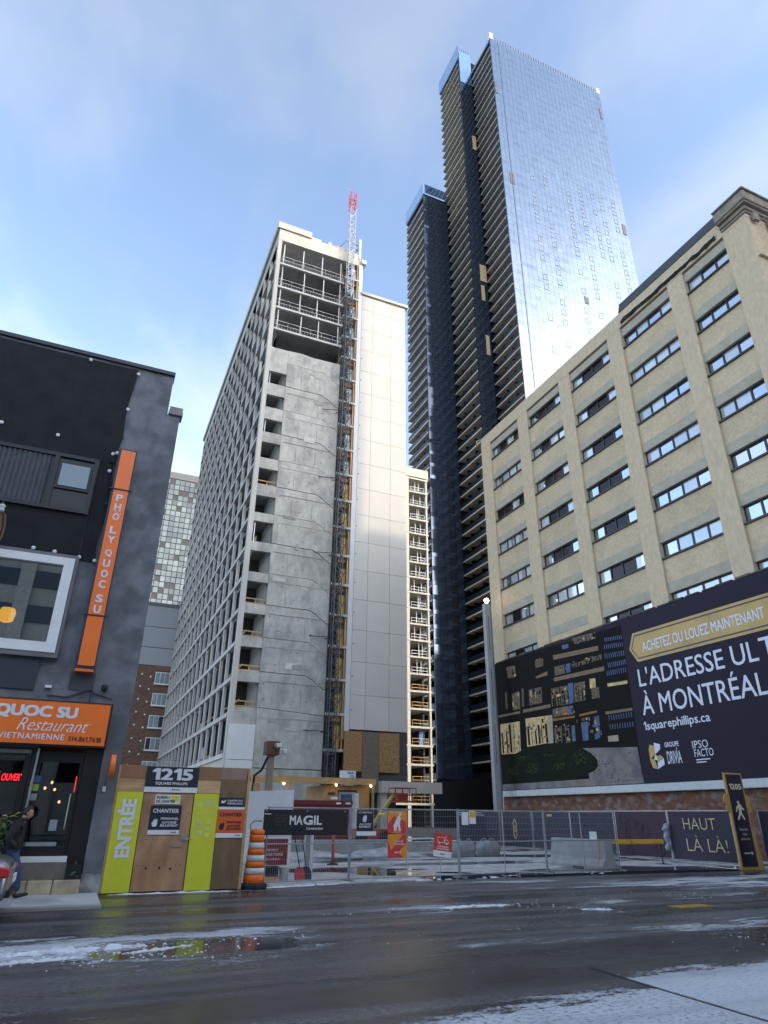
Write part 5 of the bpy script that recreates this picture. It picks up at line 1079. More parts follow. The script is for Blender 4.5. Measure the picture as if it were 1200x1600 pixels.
sg = fsign('poster', 'lower orange and red poster with text lines on the wire fence', 1, 1.18, .56, [('sheet', pos, (0, .62, -.012, .0, 0, .61))], [('CHANTIER', .2, .4, .3, .045, .03, lw, 'L'), ('SOYEZ PRUDENT', .2, .33, .35, .04, .03, lw, 'L'), ('MERCI', .2, .12, .22, .045, .03, lw, 'L')])
m_ = MB(); m_.prism([(0, 0), (.5, 0), (.35, .15), (.62, .4), (.62, .61), (.5, .61), (.1, .2), (0, .45)], (0, -.0122, 0), FX, FZ, (0, -.0004, 0)); m_.build('red_field', posr, sg)
sg = fsign('fence_sign', 'tilted red sign with white truck outline and white foot', 1, 2.68, .62, [('board', redm, (0, .62, -.03, -.018, .14, .6)), ('strip', white, (0, .62, -.03, -.018, -.02, .138))], [], .12)
m_ = MB()
for (a, b) in (((.12, .38), (.12, .5)), ((.12, .5), (.34, .5)), ((.34, .5), (.34, .36)), ((.36, .44), (.46, .44)), ((.36, .44), (.36, .36)), ((.46, .44), (.5, .37)), ((.1, .36), (.52, .36)), ((.4, .44), (.4, .56))): m_.tube([(a[0], -.032, a[1]), (b[0], -.032, b[1])], .009, 4)
for x in (.18, .44): m_.lathe([(.03, 0), (.03, .002)], (x, -.031, .34), 10, 'y')
m_.text('LIVRAISON', (.31, -.032, .23), FX, FZ, w=.4, h=.045, bold=.03, align='C'); m_.text('CHARGEMENT', (.31, -.032, .17), FX, FZ, w=.46, h=.045, bold=.03, align='C'); m_.build('print', lw, sg)
m_ = MB(); m_.text('MAGIL', (.31, -.032, .04), FX, FZ, w=.16, h=.04, bold=.03, align='C'); m_.build('maker', ink_blue, sg)
m_ = MB(); m_.tube([(.28, .0, .0), (.31, .0, -.62)], .012, 5); m_.build('stake', steel, sg)
for i, (s_, z, lbl) in enumerate(((.12, 1.42, 'white paper with yellow square clipped to the middle fence panel'), (.42, 1.45, 'second white paper on the middle fence panel'))):
    sg = fsign('paper_notice', lbl, 2, s_, z, [('sheet', white, (0, .26, -.006, .0, 0, .36))]+([('yellow_block', M('notice_yellow', (.75, .42, .03), .5), (.02, .25, -.009, -.0062, .18, .34))] if i else []), [])
for i, (k, s_, z) in enumerate(((0, -.12, 1.62), (1, .86, 1.66), (3, .12, 1.68))):
    fsign('fence_tag', ['yellow maker tag at the left end of the banner fence', 'yellow maker tag right of the navy fence sign', 'yellow maker tag on the fence before the concrete barrier'][i], k, s_, z, [('plate', M('tag_yellow', (.72, .45, .04), .5), (0, .22, -.01, .0, 0, .07)), ('line', white, (.02, .2, -.013, -.0105, .04, .06))], [])
# side fence with printed fabric along the tan building
fab = M('purple_fabric', (.035, .027, .05), .7, var=.15, scale=3, bump=.006, bscale=3)
fabr = M('plum_fabric', (.055, .024, .045), .7, var=.2, scale=3)
sl_ = ['dark printed fence panel reading HAUT LÀ LÀ', 'plum printed fence panel behind the yellow beam', 'dark fence panel behind the concrete barrier', 'dark fence panel with tall openings second from the barrier', 'dark fence panel with the gold emblem', 'farthest dark fence panel along the tan building']
SF = []
for i in range(6):
    y1 = 23.15-.0+(i)*3.25 if i else 23.15; y1 = 23.15+i*3.25
    SF.append(fence(sl_[i], (23.2+.03*(i % 2), y1), (23.2+.03*(i % 2), y1-3.2), h=1.95, mesh=False, fabric=fabr if i == 1 else fab, group='printed fence panels along the tan building', mid=False, seed=20+i))
goldp = M('fabric_gold_print', (.62, .50, .25), .6)
m_ = MB(); m_.text('HAUT', (.85, -.062, 1.26), FX, FZ, w=1.62, h=.42, bold=-.012); m_.build('lettering', goldp, SF[0]); m_ = MB(); m_.text('LÀ LÀ!', (.88, -.062, .48), FX, FZ, w=1.98, h=.58, bold=-.012); m_.build('lettering', goldp, SF[0])
m_ = MB()
for pts in ([(.2, 0), (.35, .18), (.35, .8), (.2, 1.0), (.05, .8), (.05, .18), (.2, 0)],): m_.tube([(1.4+a, -.062, .55+b) for a, b in pts], .035, 4)
m_.text('S', (1.6, -.062, .9), FX, FZ, w=.15, h=.32, bold=.02, align='C'); m_.build('emblem', goldp, SF[4])
m_ = MB(); rn = random.Random(12)
for i in range(9):
    cx, cz_ = rn.uniform(.4, 2.8), rn.uniform(.4, 1.7); r_ = rn.uniform(.1, .3); m_.tube([(cx+r_*math.cos(a*.628), -.06, cz_+r_*math.sin(a*.628)) for a in range(11)], .008, 4)
m_.build('thread_pattern', M('plum_line', (.09, .045, .07), .7), SF[1])
fr_ = fence('dark printed fence panel with pale knot emblem at the right frame edge', (23.0, 18.6), (22.6, 15.6), h=1.95, mesh=False, fabric=fab, mid=False, seed=40)
m_ = MB(); 
for (cx, cz_) in ((.85, 1.5), (1.05, 1.35), (.9, 1.2), (1.1, 1.55)): m_.tube([(cx+.16*math.cos(a*.628), -.065, cz_+.12*math.sin(a*.628)) for a in range(11)], .012, 4)
m_.build('emblem', M('knot_pale', (.5, .58, .6), .6), fr_)
cc = thing('crumpled_cover', 'crumpled grey plastic tied between two printed fence panels', 'plastic sheet', (23.12, 23.2, .45)); m_ = MB(); rn = random.Random(14); m_.tube([(rn.uniform(-.04, .04)-.06, rn.uniform(-.04, .04), z*.1) for z in range(11)], [.05+.07*abs(math.sin(z*.9+.4))+rn.uniform(0, .04) for z in range(11)], 9); m_.build('sheet', M('grey_plastic', (.34, .36, .40), .3, var=.35, scale=9, bump=.02), cc, True)
# totem
goldt = M('totem_gold', (.50, .30, .07), .5, var=.1); TT = thing('totem_sign', 'tall dark 1205 totem sign with gold edges and walking figure', 'sign', (22.55, 19.0, 0))
m_ = MB(); m_.box(-.40, .50, 0, .07, 0.02, 3.24); m_.build('post_frame', goldt, TT)
m_ = MB(); m_.box(-.33, .43, -.012, -.001, .12, 3.18); m_.build('face', M('totem_purple', (.022, .014, .03), .4), TT)
m_ = MB(); m_.prism([(.18, .02), (.75, .02), (.58, 1.3), (.51, 1.3), (.51, .02)], (0, .01, 0), FX, FZ, (0, .08, 0)); m_.build('foot_wedge', goldt, TT)
for x in (-.42, .52): m_ = MB(); m_.lathe([(.2, 0), (.2, .05)], (x, .06, 2.3), 18, 'y'); m_.lathe([(.17, 0), (.17, .05)], (x+.02, .055, 2.02), 16, 'y'); m_.build('ear', goldt, TT)
tp = M('totem_cream', (.75, .66, .42), .5); m_ = MB(); m_.text('1205', (.05, -.016, 2.66), FX, FZ, w=.62, h=.2, bold=.03, align='C')
m_.lathe([(.055, 0), (.055, .003)], (.04, -.013, 2.22), 12, 'y'); m_.prism([(0, .5), (.1, .52), (.17, .4), (.26, .33), (.24, .29), (.12, .34), (.1, .22), (.22, .0), (.16, -.03), (.04, .16), (-.1, -.04), (-.16, -.01), (-.03, .22), (-.02, .38), (-.09, .33), (-.14, .22), (-.18, .25), (-.12, .4)], (.02, -.0155, 1.66), FX, FZ, (0, -.001, 0))
m_.text('Entrée', (.05, -.016, 1.28), FX, FZ, w=.4, h=.09, align='C'); m_.text('des', (.05, -.016, 1.13), FX, FZ, w=.2, h=.08, align='C'); m_.text('piétons', (.05, -.016, .95), FX, FZ, w=.44, h=.1, align='C')
m_.prism([(0, -.02), (.36, -.02), (.36, -.07), (.46, 0), (.36, .07), (.36, .02), (0, .02)], (-.15, -.0155, .55), FX, FZ, (0, -.001, 0)); m_.build('print', tp, TT)
# concrete barrier and yellow beam
JB = thing('concrete_barrier', 'grey concrete road barrier with orange streak behind the fence end', 'concrete barrier', (17.55, 20.45, 0), R(93))
jm = M('barrier_concrete', (.34, .335, .32), .85, var=.2, scale=3, bump=.006, bscale=30)
m_ = MB(); m_.prism([(-.38, .0), (.38, 0), (.38, .12), (.22, .35), (.15, .95), (-.15, .95), (-.22, .35), (-.38, .12)], (0, 0, 0), (0, 1, 0), FZ, (2.9, 0, 0)); o = m_.build('barrier_body', jm, JB); bv = o.modifiers.new('b', 'BEVEL'); bv.width = .025; bv.segments = 2
m_ = MB(); m_.box(.9, 1.5, .10, .405, -.0, .07); m_.build('lift_slot', black, JB)
m_ = MB(); rn = random.Random(5)
for i in range(9): z = .1+i*.095; yy = .385 if z < .13 else (.385-(z-.12)*.68 if z < .35 else .225-(z-.35)*.11); m_.add([(.25+rn.uniform(-.02, .02), yy+.006, z), (.31+rn.uniform(-.02, .03), yy+.006, z), (.30+rn.uniform(-.02, .03), yy+.006-(.055 if z < .3 else .01), z+.08), (.26+rn.uniform(-.02, .02), yy+.006-(.055 if z < .3 else .01), z+.08)], [(0, 1, 2, 3)])
m_.build('orange_streak', M('spray_orange', (.65, .18, .05), .7), JB)
m_ = MB(); m_.box(.55, .9, -.02, .005, .95, 1.2); m_.build('white_card', white, JB)
YB = thing('yellow_beam', 'yellow barrier beam on a thin black stand beside the concrete barrier', 'barrier', (18.3, 22.3, 0))
ym = M('beam_yellow', (.70, .42, .04), .5, var=.12); m_ = MB(); m_.cbox(.0, 3.6, -.06, .06, .74, .90, .015); m_.build('beam', ym, YB)
m_ = MB(); m_.tube([(3.45, 0, 0), (3.45, 0, .8)], .025, 6); m_.box(3.2, 3.7, -.2, .2, 0, .04); m_.build('stand', black, YB); m_ = MB(); m_.tube([(.2, 0, 0), (.2, 0, .8)], .025, 6); m_.box(0, .4, -.2, .2, 0, .04); m_.build('stand', black, YB)
m_ = MB(); m_.text('X', (1.9, -.062, .78), FX, FZ, h=.08, bold=.02); m_.build('mark', black, YB)

# objects behind the fence
RS = sign('safety_board', 'dark red safety board with white lines standing behind the barrel', (5.1, 20.9, .03), [('board', M('board_red', (.22, .025, .025), .5, var=.2), (0, .92, -.012, .02, .3, .98)), ('white_foot', white, (0, .9, -.012, .02, .0, .29))], [('ÉQUIPEMENT', .08, .66, .55, .07, .02, lw, 'L'), ('OBLIGATOIRE', .08, .54, .7, .07, .02, lw, 'L'), ('PORT DU CASQUE', .08, .42, .6, .06, .02, lw, 'L')])
BK = thing('bucket', 'white plastic bucket on the slab behind the barrel', 'bucket', (5.62, 19.75, .025)); m_ = MB(); m_.lathe([(.11, 0), (.14, .3), (.15, .31), (.15, .33), (.135, .33), (.1, .02)], n=18); m_.build('shell', white, BK, True); m_ = MB(); m_.tube([(-.14, 0, .31), (-.1, -.12, .22), (.1, -.12, .22), (.14, 0, .31)], .005, 4); m_.build('handle', steel, BK)
def shovel(label, x, y, col, lean):
    t = thing('shovel', label, 'shovel', (x, y, .025)); m_ = MB(); m_.tube([(0, 0, .3), (lean, .35, 1.15)], .016, 6); m_.tube([(lean-.06, .36, 1.17), (lean+.06, .36, 1.17)], .014, 5); m_.build('shaft', black, t)
    m_ = MB(); m_.prism([(-.14, .0), (.14, .0), (.15, .22), (.08, .34), (-.08, .34), (-.15, .22)], (0, -.05, .01), FX, (0, .3, .95), (0, .02, 0)); m_.build('blade', col, t); return t
shovel('red bladed shovel leaning behind the fence foot', 5.98, 19.45, M('shovel_red', (.50, .02, .03), .4), -.12); shovel('black bladed shovel next to the red one', 6.2, 19.55, black, -.1)
PW = thing('wood_offcut', 'short wood offcut on the ground by the white bucket', 'wood', (5.2, 19.7, .025)); m_ = MB(); m_.box(-.3, .25, -.1, .1, 0, .12); m_.build('plank', plyl, PW); m_ = MB(); m_.box(-.1, .22, -.12, .12, .121, .36); m_.build('black_case', black, PW)
WT = thing('water_tank', 'white plastic container standing behind the barrel', 'container', (4.95, 20.2, .025)); m_ = MB(); m_.cbox(-.3, .3, -.2, .2, 0, .36, .04); m_.build('tank', white, WT); m_ = MB(); m_.lathe([(.06, 0), (.06, .05)], (0, 0, .36), 12); m_.build('cap', black, WT)
GP = thing('gate_post', 'grey steel gate post standing behind the banner', 'post', (6.75, 21.2, .025)); m_ = MB(); m_.box(-.12, .02, -.06, .06, 0, 1.7); m_.build('post', steel, GP); m_ = MB(); m_.box(.04, .14, -.05, .05, 0, 1.7); m_.build('leaf_edge', lightpan, GP)
WH = thing('white_hoarding', 'white sheet hoarding panel behind the black banner', 'hoarding', (5.4, 26.0, 0)); m_ = MB(); m_.prism([(0, .05), (2.2, .05), (2.2, 2.52), (.35, 2.42), (0, 2.42)], (0, 0, 0), FX, FZ, (0, .06, 0)); m_.build('sheet', M('white_sheet', (.70, .72, .73), .5, var=.06), WH)
for x in (.1, .75, 2.0): m_ = MB(); m_.box(x, x+.06, .061, .15, 0, 2.3); m_.build('post', steel, WH)
SH = thing('white_hoarding', 'narrow white sheet behind the plywood corner', 'hoarding', (4.1, 22.0, 0)); m_ = MB(); m_.box(0, .75, 0, .05, .05, 2.1); m_.build('sheet', M('white_sheet', (.70, .72, .73), .5, var=.06), SH); m_ = MB(); m_.box(.02, .08, .051, .1, 0, 2.1); m_.build('post', steel, SH)
CP = thing('camera_post', 'timber post with brown box and two white cameras', 'camera post', (6.75, 26.6, 0)); m_ = MB(); m_.box(-.12, .12, -.12, .12, 0, 3.75); m_.build('post', M('weathered_post', (.32, .25, .19), .75, var=.35, scale=3, stretch=(2, 2, .3)), CP)
m_ = MB(); m_.box(-.26, .26, -.28, .24, 3.76, 4.26); m_.build('box', M('brown_box', (.16, .075, .04), .7, var=.25), CP)
cm = MB(); cm.cbox(.02, .24, -.62, -.28, 4.02, 4.16, .03); cm.tube([(.13, -.3, 3.98), (.13, -.3, 4.05)], .03, 6); cm.build('camera', white, CP); cm = MB(); cm.lathe([(.02, -.12), (.09, -.08), (.11, 0), (.11, .05), (.03, .07)], (.5, -.1, 3.92), 12); cm.box(.26, .5, -.12, -.08, 3.97, 4.0); cm.build('camera', white, CP)
m_ = MB(); m_.tube([(-.14, -.1, 3.7), (-.35, -.1, 3.2), (-.6, -.05, 3.0), (-.62, 0, 2.2)], .05, 6); m_.build('flex_cable', black, CP)
m_ = MB(); m_.box(-.62, -.35, -.1, .05, 0, 2.75); m_.build('brace_post', wood, CP)
# timber site hut with canopy
HU = thing('site_hut', 'orange plywood site hut with long flat timber canopy', 'hut', (14.5, 45, 0)); U3 = (14.5, 45, 0)
def hu(name, mt, boxes, parent=HU): return part(name, mt, boxes, parent, U3)
huply = M('hut_ply', (.44, .25, .08), .65, var=.22, scale=1.5)
hu('front_wall', huply, [(15.2, 16.2, 45, 45.15, 0, 3.5), (17.6, 18.5, 45, 45.15, 0, 3.5), (16.2, 17.6, 45, 45.15, 3.2, 3.5)]); hu('side_wall', huply, [(15.2, 15.35, 45.15, 49, 0, 3.5), (18.35, 18.5, 45.15, 49, 0, 3.5), (15.35, 18.35, 48.8, 49, 0, 3.5)])
hu('canopy_beam', wood, [(10.2, 18.8, 44.6, 44.8, 3.55, 3.95)]); hu('canopy_roof', M('canopy_felt', (.14, .11, .08), .8), [(10.2, 18.8, 44.8, 49, 3.75, 3.96)])
for x in (10.3, 12.6, 18.55): hu('canopy_post', wood, [(x, x+.15, 44.62, 44.78, 0, 3.54)])
hd = hu('door', M('hut_door_grey', (.30, .33, .36), .4, metal=.2), [(16.25, 17.5, 44.95, 45.02, .05, 3.1)])
hu('pane', glassy('hut_pane', (.05, .07, .12), (.7, .8, .9), .15, .05), [(16.4, 17.35, 44.93, 44.949, 1.5, 2.95)], hd); hu('leaf', lightpan, [(17.2, 17.45, 44.3, 44.93, .05, 3.0)], hd)
for (x, z) in ((15.5, 2.9), (15.7, 2.62)): hu('notice', white if z < 2.8 else M('notice_dark', (.05, .04, .03), .6), [(x, x+.5, 44.97, 44.999, z, z+.16)])
for x in (12.3, 15.9, 18.4):
    b_ = thing('canopy_bulb', {12.3: 'left small warm bulb under the hut canopy beam', 15.9: 'middle small warm bulb under the hut canopy beam', 18.4: 'right small warm bulb under the hut canopy beam'}[x], 'lamp', (x, 44.55, 3.5)); m_ = MB(); m_.lathe([(.02, .06), (.07, .03), (.07, -.04), (.02, -.08)], n=10); m_.build('bulb', M('canopy_bulb_lit', (1, .9, .7), .4, emit=(1, .8, .5), es=2.5), b_); m_ = MB(); m_.lathe([(.03, 0), (.03, .05)], (0, 0, .05), 8); m_.build('socket', black, b_)
RC = thing('skip_container', 'dark red steel skip in front of the site hut', 'skip', (11.0, 40, 0)); redc = M('skip_red', (.16, .02, .025), .5, var=.25)
m_ = MB(); m_.prism([(0, 0.15), (4.0, .15), (4.3, 2.35), (-.2, 2.35)], (0, 0, 0), FX, FZ, (0, 2.2, 0)); m_.build('shell', redc, RC); m_ = MB(); m_.box(-.25, 4.35, -.06, 0, 2.2, 2.45); m_.build('rim', redc, RC)
for i in range(6): m_ = MB(); m_.box(.3+i*.68, .4+i*.68, -.05, 0, .2, 2.2); m_.build('rib', redc, RC)
m_ = MB(); m_.box(3.3, 3.6, -.07, -.061, 2.25, 2.35); m_.box(3.9, 4.2, -.07, -.061, 2.25, 2.35); m_.build('label_plate', white, RC)
BL2 = thing('boom_lift', 'red boom lift with yellow arm parked before the base of the tower', 'lift', (19.6, 42, 0)); rl = M('lift_red', (.30, .045, .02), .5, var=.2)
m_ = MB(); m_.box(-.75, .75, -.5, .5, 2.45, 2.55); m_.build('platform', rl, BL2)
m_ = MB()
for x in (-.75, -.25, .25, .75):
    for y in (-.5, .5): m_.tube([(x, y, 2.5), (x, y, 3.3)], .03, 5)
for z in (2.9, 3.3): m_.tube([(-.75, -.5, z), (.75, -.5, z), (.75, .5, z), (-.75, .5, z), (-.75, -.5, z)], .03, 5)
m_.box(-.6, .2, -.45, -.4, 2.5, 3.0); m_.build('cage', rl, BL2)
m_ = MB(); m_.tube([(-2.2, .3, .8), (-.5, .3, 2.9)], .14, 6); m_.build('arm', M('lift_arm_yellow', (.42, .30, .10), .5), BL2); m_ = MB(); m_.box(-3.4, -1.2, -.6, 1.0, .35, .9); m_.build('chassis', rl, BL2)
for x in (-3.1, -1.5):
    for y in (-.75, .9): m_ = MB(); m_.lathe([(.2, 0), (.38, .03), (.38, .22), (.2, .25)], (x, y+.2, .4), 14, 'y'); m_.build('wheel', rub, BL2)
CW = thing('contractor_board', 'white and blue contractor board above the hut canopy', 'sign', (18.1, 50.0, 0)); m_ = MB(); m_.box(0, 1.3, 0, .05, 4.15, 4.75); m_.build('board', white, CW); m_ = MB(); m_.text('FRA', (.62, -.004, 4.5), FX, FZ, w=.55, h=.18, bold=.03); m_.text('CO', (.8, -.004, 4.25), FX, FZ, w=.38, h=.18, bold=.03); m_.build('lettering', M('board_blue', (.04, .12, .35), .5), CW); m_ = MB(); m_.box(.1, .2, .05, .12, 0, 4.7); m_.box(1.1, 1.2, .05, .12, 0, 4.7); m_.build('leg', steel, CW)
# tarpaulin covered material, bulk bags, concrete kerbs, delineator
def heap(name, label, cat, loc, sx, sy, sz, mt, seed):
    rn = random.Random(seed); m_ = MB(); nu, nv = 16, 7; vs = []
    for j in range(nv+1):
        for i in range(nu):
            a = i/nu*6.283; v = j/nv; r_ = (1-v**2.2)*(.85+.3*rn.random()); vs.append((math.cos(a)*sx*r_, math.sin(a)*sy*r_, sz*v*(.8+.35*rn.random()) if j else 0))
    fs = [(j*nu+i, j*nu+(i+1) % nu, (j+1)*nu+(i+1) % nu, (j+1)*nu+i) for j in range(nv) for i in range(nu)]
    m_.add(vs, fs); o = m_.build(name, mt, None, True); o.location = loc; return tag(o, label, cat)
tarp = M('white_tarp', (.42, .43, .45), .35, var=.45, scale=3, bump=.05, bscale=3)
heap('tarp_heap', 'long heap of material under grey white plastic behind the banner', 'tarp', (9.2, 28.5, .02), 2.2, .6, .32, tarp, 1); heap('tarp_heap', 'second heap under crumpled white plastic right of the banner', 'tarp', (12.6, 29, .02), 1.9, .6, .38, tarp, 2); heap('tarp_heap', 'small white plastic wrapped pile left of the long heap', 'tarp', (7.6, 27.5, .02), .9, .5, .28, tarp, 3)
heap('rubbish_bag', 'shiny black rubbish bag on the step beside the door', 'bag', (.27, 17.76, .33), .16, .12, .34, M('bin_bag', (.015, .015, .017), .25, bump=.03, bscale=6), 8)
bagm = M('bulk_bag', (.30, .305, .31), .6, var=.2, scale=4, bump=.03)
for i, (x, y) in enumerate(((16.9, 29.5), (18.3, 29.7))):
    k = thing('bulk_bag', ['left white bulk bag behind the middle fence panel', 'middle white bulk bag behind the fence', 'right white bulk bag near the side fence'][i], 'bag', (x, y, .02), .2*i); rn = random.Random(20+i); vs = []; nu = 16
    for j in range(8):
        v = j/7; r_ = .42*(1+.10*math.sin(v*3.0))*(1 if j < 7 else .8)
        for q_ in range(nu):
            a = q_/nu*6.283; e_ = (abs(math.cos(a))**5+abs(math.sin(a))**5)**-.2; vs.append((math.cos(a)*r_*e_*rn.uniform(.95, 1.05), math.sin(a)*r_*e_*rn.uniform(.95, 1.05), v*(.55+.08*rn.random())))
    m_ = MB(); m_.add(vs, [(j*nu+q_, j*nu+(q_+1) % nu, (j+1)*nu+(q_+1) % nu, (j+1)*nu+q_) for j in range(7) for q_ in range(nu)]+[tuple(range(7*nu, 8*nu))]); m_.build('sack', bagm, k, True)
    for sx in (-.35, .35):
        m_ = MB(); m_.tube([(sx*.8, -.25, .55), (sx*.7, -.1, .70), (sx*.7, .1, .70), (sx*.8, .25, .55)], .02, 5); m_.build('loop', bagm, k)
for i, (x, y, L_) in enumerate(((8.5, 31, 4.5), (14.0, 31.5, 4.0), (10, 35, 6))): 
    k = thing('concrete_beam', ['low concrete beam lying behind the tarp heaps at left', 'low concrete beam lying behind the tilted red sign', 'long low concrete beam farther back before the skip'][i], 'concrete beam', (x, y, .02)); m_ = MB(); m_.cbox(0, L_, 0, .4, 0.08, .5, .03); m_.build('beam', jm, k); m_ = MB(); m_.box(.4, .6, .02, .38, 0, .08); m_.box(L_-.6, L_-.4, .02, .38, 0, .08); m_.build('packer', wood, k)
DL = thing('delineator_post', 'slim orange delineator post on the slab behind the banner end', 'delineator', (9.0, 25.3, .025)); m_ = MB(); m_.lathe([(.06, .05), (.055, 1.0), (.03, 1.05)], n=12); m_.build('post', M('faded_orange', (.55, .10, .05), .5), DL, True); m_ = MB(); m_.lathe([(.2, 0), (.2, .04), (.08, .06)], n=12); m_.build('base', rub, DL)
SB = thing('steel_bundle', 'white striped site board stack beyond the middle fence', 'boards', (21.2, 36, .02))
for i in range(5): m_ = MB(); m_.box(-.9+.1*i, .9, i*.12, i*.12+.06, 0, 1.7+.06*i); m_.build('board', lightpan if i % 2 else M('board_navy', (.05, .05, .09), .5), SB)

# ================================================================== parked car (rear end enters at the left edge)
CA = thing('parked_car', 'silver grey hatchback parked before the restaurant, rear end in view', 'car', (-2.94, 14.55, 0))
paint = M('silver_paint', (.30, .31, .33), .28, metal=.6, var=.06, coat=.6); cgl = glassy('car_glass', (.015, .018, .02), (.8, .85, .9), .12, .02)
def loft(mb, secs):
    n = len(secs[0]); vs = [p for s_ in secs for p in s_]; fs = []
    for i in range(len(secs)-1):
        for k in range(n): fs.append((i*n+k, i*n+(k+1) % n, (i+1)*n+(k+1) % n, (i+1)*n+k))
    fs.append(tuple(range(n-1, -1, -1))); fs.append(tuple(range((len(secs)-1)*n, len(secs)*n))); mb.add(vs, fs)
def rring(x, w_, zb, zt, dx=0):  # rounded body section
    return [(x, -w_*.86, zb), (x, -w_, zb+.12), (x, -w_*1.0, (zb+zt)*.5), (x+dx*.5, -w_*.97, zt-.12), (x+dx, -w_*.82, zt), (x+dx, w_*.82, zt), (x+dx*.5, w_*.97, zt-.12), (x, w_, (zb+zt)*.5), (x, w_, zb+.12), (x, w_*.86, zb)]
m_ = MB(); loft(m_, [rring(-2.15, .62, .30, .62), rring(-2.05, .78, .24, .76), rring(-1.6, .86, .2, .88), rring(-.9, .88, .2, .96), rring(0, .88, .2, .98), rring(1.2, .88, .2, 1.0), rring(1.8, .86, .22, 1.0), rring(2.1, .80, .26, .96), rring(2.2, .70, .34, .80)])
o = m_.build('body', paint, CA, True); sbm = o.modifiers.new('s', 'SUBSURF'); sbm.levels = 2; sbm.render_levels = 2
m_ = MB(); loft(m_, [rring(-1.0, .70, .9, .98), rring(-.35, .66, .9, 1.42), rring(.5, .66, .9, 1.47), rring(1.4, .64, .9, 1.40), rring(1.98, .62, .9, 1.0)]); o = m_.build('cabin', paint, CA, True); sbm = o.modifiers.new('s', 'SUBSURF'); sbm.levels = 2; sbm.render_levels = 2
for sgn in (-1, 1):
    m_ = MB(); m_.prism([(-.62, 1.02), (-.25, 1.33), (.48, 1.37), (.48, 1.02)], (0, sgn*.665, 0), FX, FZ, (0, sgn*.02, 0)); m_.build('side_window', cgl, CA); m_ = MB(); m_.prism([(.54, 1.02), (.54, 1.37), (1.2, 1.33), (1.62, 1.06)], (0, sgn*.66, 0), FX, FZ, (0, sgn*.02, 0)); m_.build('side_window', cgl, CA)
m_ = MB(); m_.add([(1.50, -.5, 1.34), (1.50, .5, 1.34), (1.97, .53, 1.03), (1.97, -.53, 1.03)], [(0, 3, 2, 1)]); m_.build('rear_window', cgl, CA)
tl = M('tail_light', (.55, .012, .015), .18, coat=.8)
for sgn in (-1, 1):
    m_ = MB(); m_.prism([(1.78, .68), (2.17, .66), (2.19, .80), (1.85, .86)], (0, sgn*.70, 0), FX, FZ, (0, sgn*.165, 0)); o = m_.build('tail_light', tl, CA); bv = o.modifiers.new('b', 'BEVEL'); bv.width = .03; bv.segments = 3
    for x in (-1.35, 1.3):
        m_ = MB(); m_.lathe([(.2, -.01), (.30, 0), (.32, .04), (.32, .16), (.3, .2), (.2, .21)], (x, sgn*.80+.1, .32), 24, 'y'); wv = m_.build('wheel', rub, CA, True); m_ = MB(); m_.lathe([(.02, -.012), (.19, -.01), (.2, .0), (.2, .2), (.02, .205)], (x, sgn*.80+.105, .32), 18, 'y'); m_.build('rim', steel, wv)
m_ = MB(); m_.box(2.10, 2.23, -.62, .62, .36, .46); m_.build('bumper_trim', rub, CA); m_ = MB(); m_.box(2.2, 2.235, -.25, .25, .56, .68); m_.build('number_plate', white, CA)

# ================================================================== pedestrian
def skin(name, pts, edges, rad, mt, parent, sub=2):
    me = bpy.data.meshes.new(name); me.from_pydata(pts, edges, []); o = link(name, me, parent); me.materials.append(mt)
    sk = o.modifiers.new('skin', 'SKIN'); sk.use_smooth_shade = True
    if not me.skin_vertices: me.attributes.new('x', 'FLOAT', 'POINT')
    bpy.context.view_layer.objects.active = o
    d = me.skin_vertices[0].data if len(me.skin_vertices) else None
    if d is None:
        import bmesh; bm = bmesh.new(); bm.from_mesh(me); ly = bm.verts.layers.skin.verify(); bm.to_mesh(me); bm.free(); d = me.skin_vertices[0].data
    for i, r_ in enumerate(rad): d[i].radius = r_ if isinstance(r_, tuple) else (r_, r_); d[i].use_root = (i == 0)
    ss = o.modifiers.new('sub', 'SUBSURF'); ss.levels = sub; ss.render_levels = sub
    return o
PE = thing('person', 'person in dark padded jacket and blue jeans walking past the restaurant door', 'person', (-.98, 17.0, .062))
skinm = M('skin_tone', (.42, .25, .17), .55, var=.06); jack = M('dark_jacket', (.009, .009, .011), .7, var=.3, scale=8, bump=.012, bscale=12); jean = M('blue_jeans', (.035, .06, .13), .8, var=.3, scale=14); shoe = M('black_boot', (.012, .012, .012), .45); hair = M('dark_hair', (.02, .014, .01), .6, var=.3)
# local frame: +x is walking direction; slightly bowed head
body_p = [(0, 0, .92), (.0, 0, 1.15), (.03, 0, 1.36), (.07, 0, 1.45), (.12, 0, 1.53), (.13, 0, 1.60), (.02, -.10, .88), (.20, -.10, .50), (.22, -.10, .10), (-.02, .10, .88), (-.16, .10, .52), (-.36, .10, .20), (-.01, -.19, 1.35), (-.13, -.25, 1.09), (.04, -.20, .94), (-.01, .19, 1.35), (-.08, .25, 1.09), (.07, .2, .95)]
body_e = [(0, 1), (1, 2), (2, 3), (3, 4), (4, 5), (0, 6), (6, 7), (7, 8), (0, 9), (9, 10), (10, 11), (2, 12), (12, 13), (13, 14), (2, 15), (15, 16), (16, 17)]
skin('body', body_p, body_e, [.12, .12, .10, .055, .07, .07, .06, .038, .026, .06, .038, .026, .05, .045, .035, .06, .045, .035], skinm, PE)
m_ = MB(); NU, NV = 20, 14; vs = []
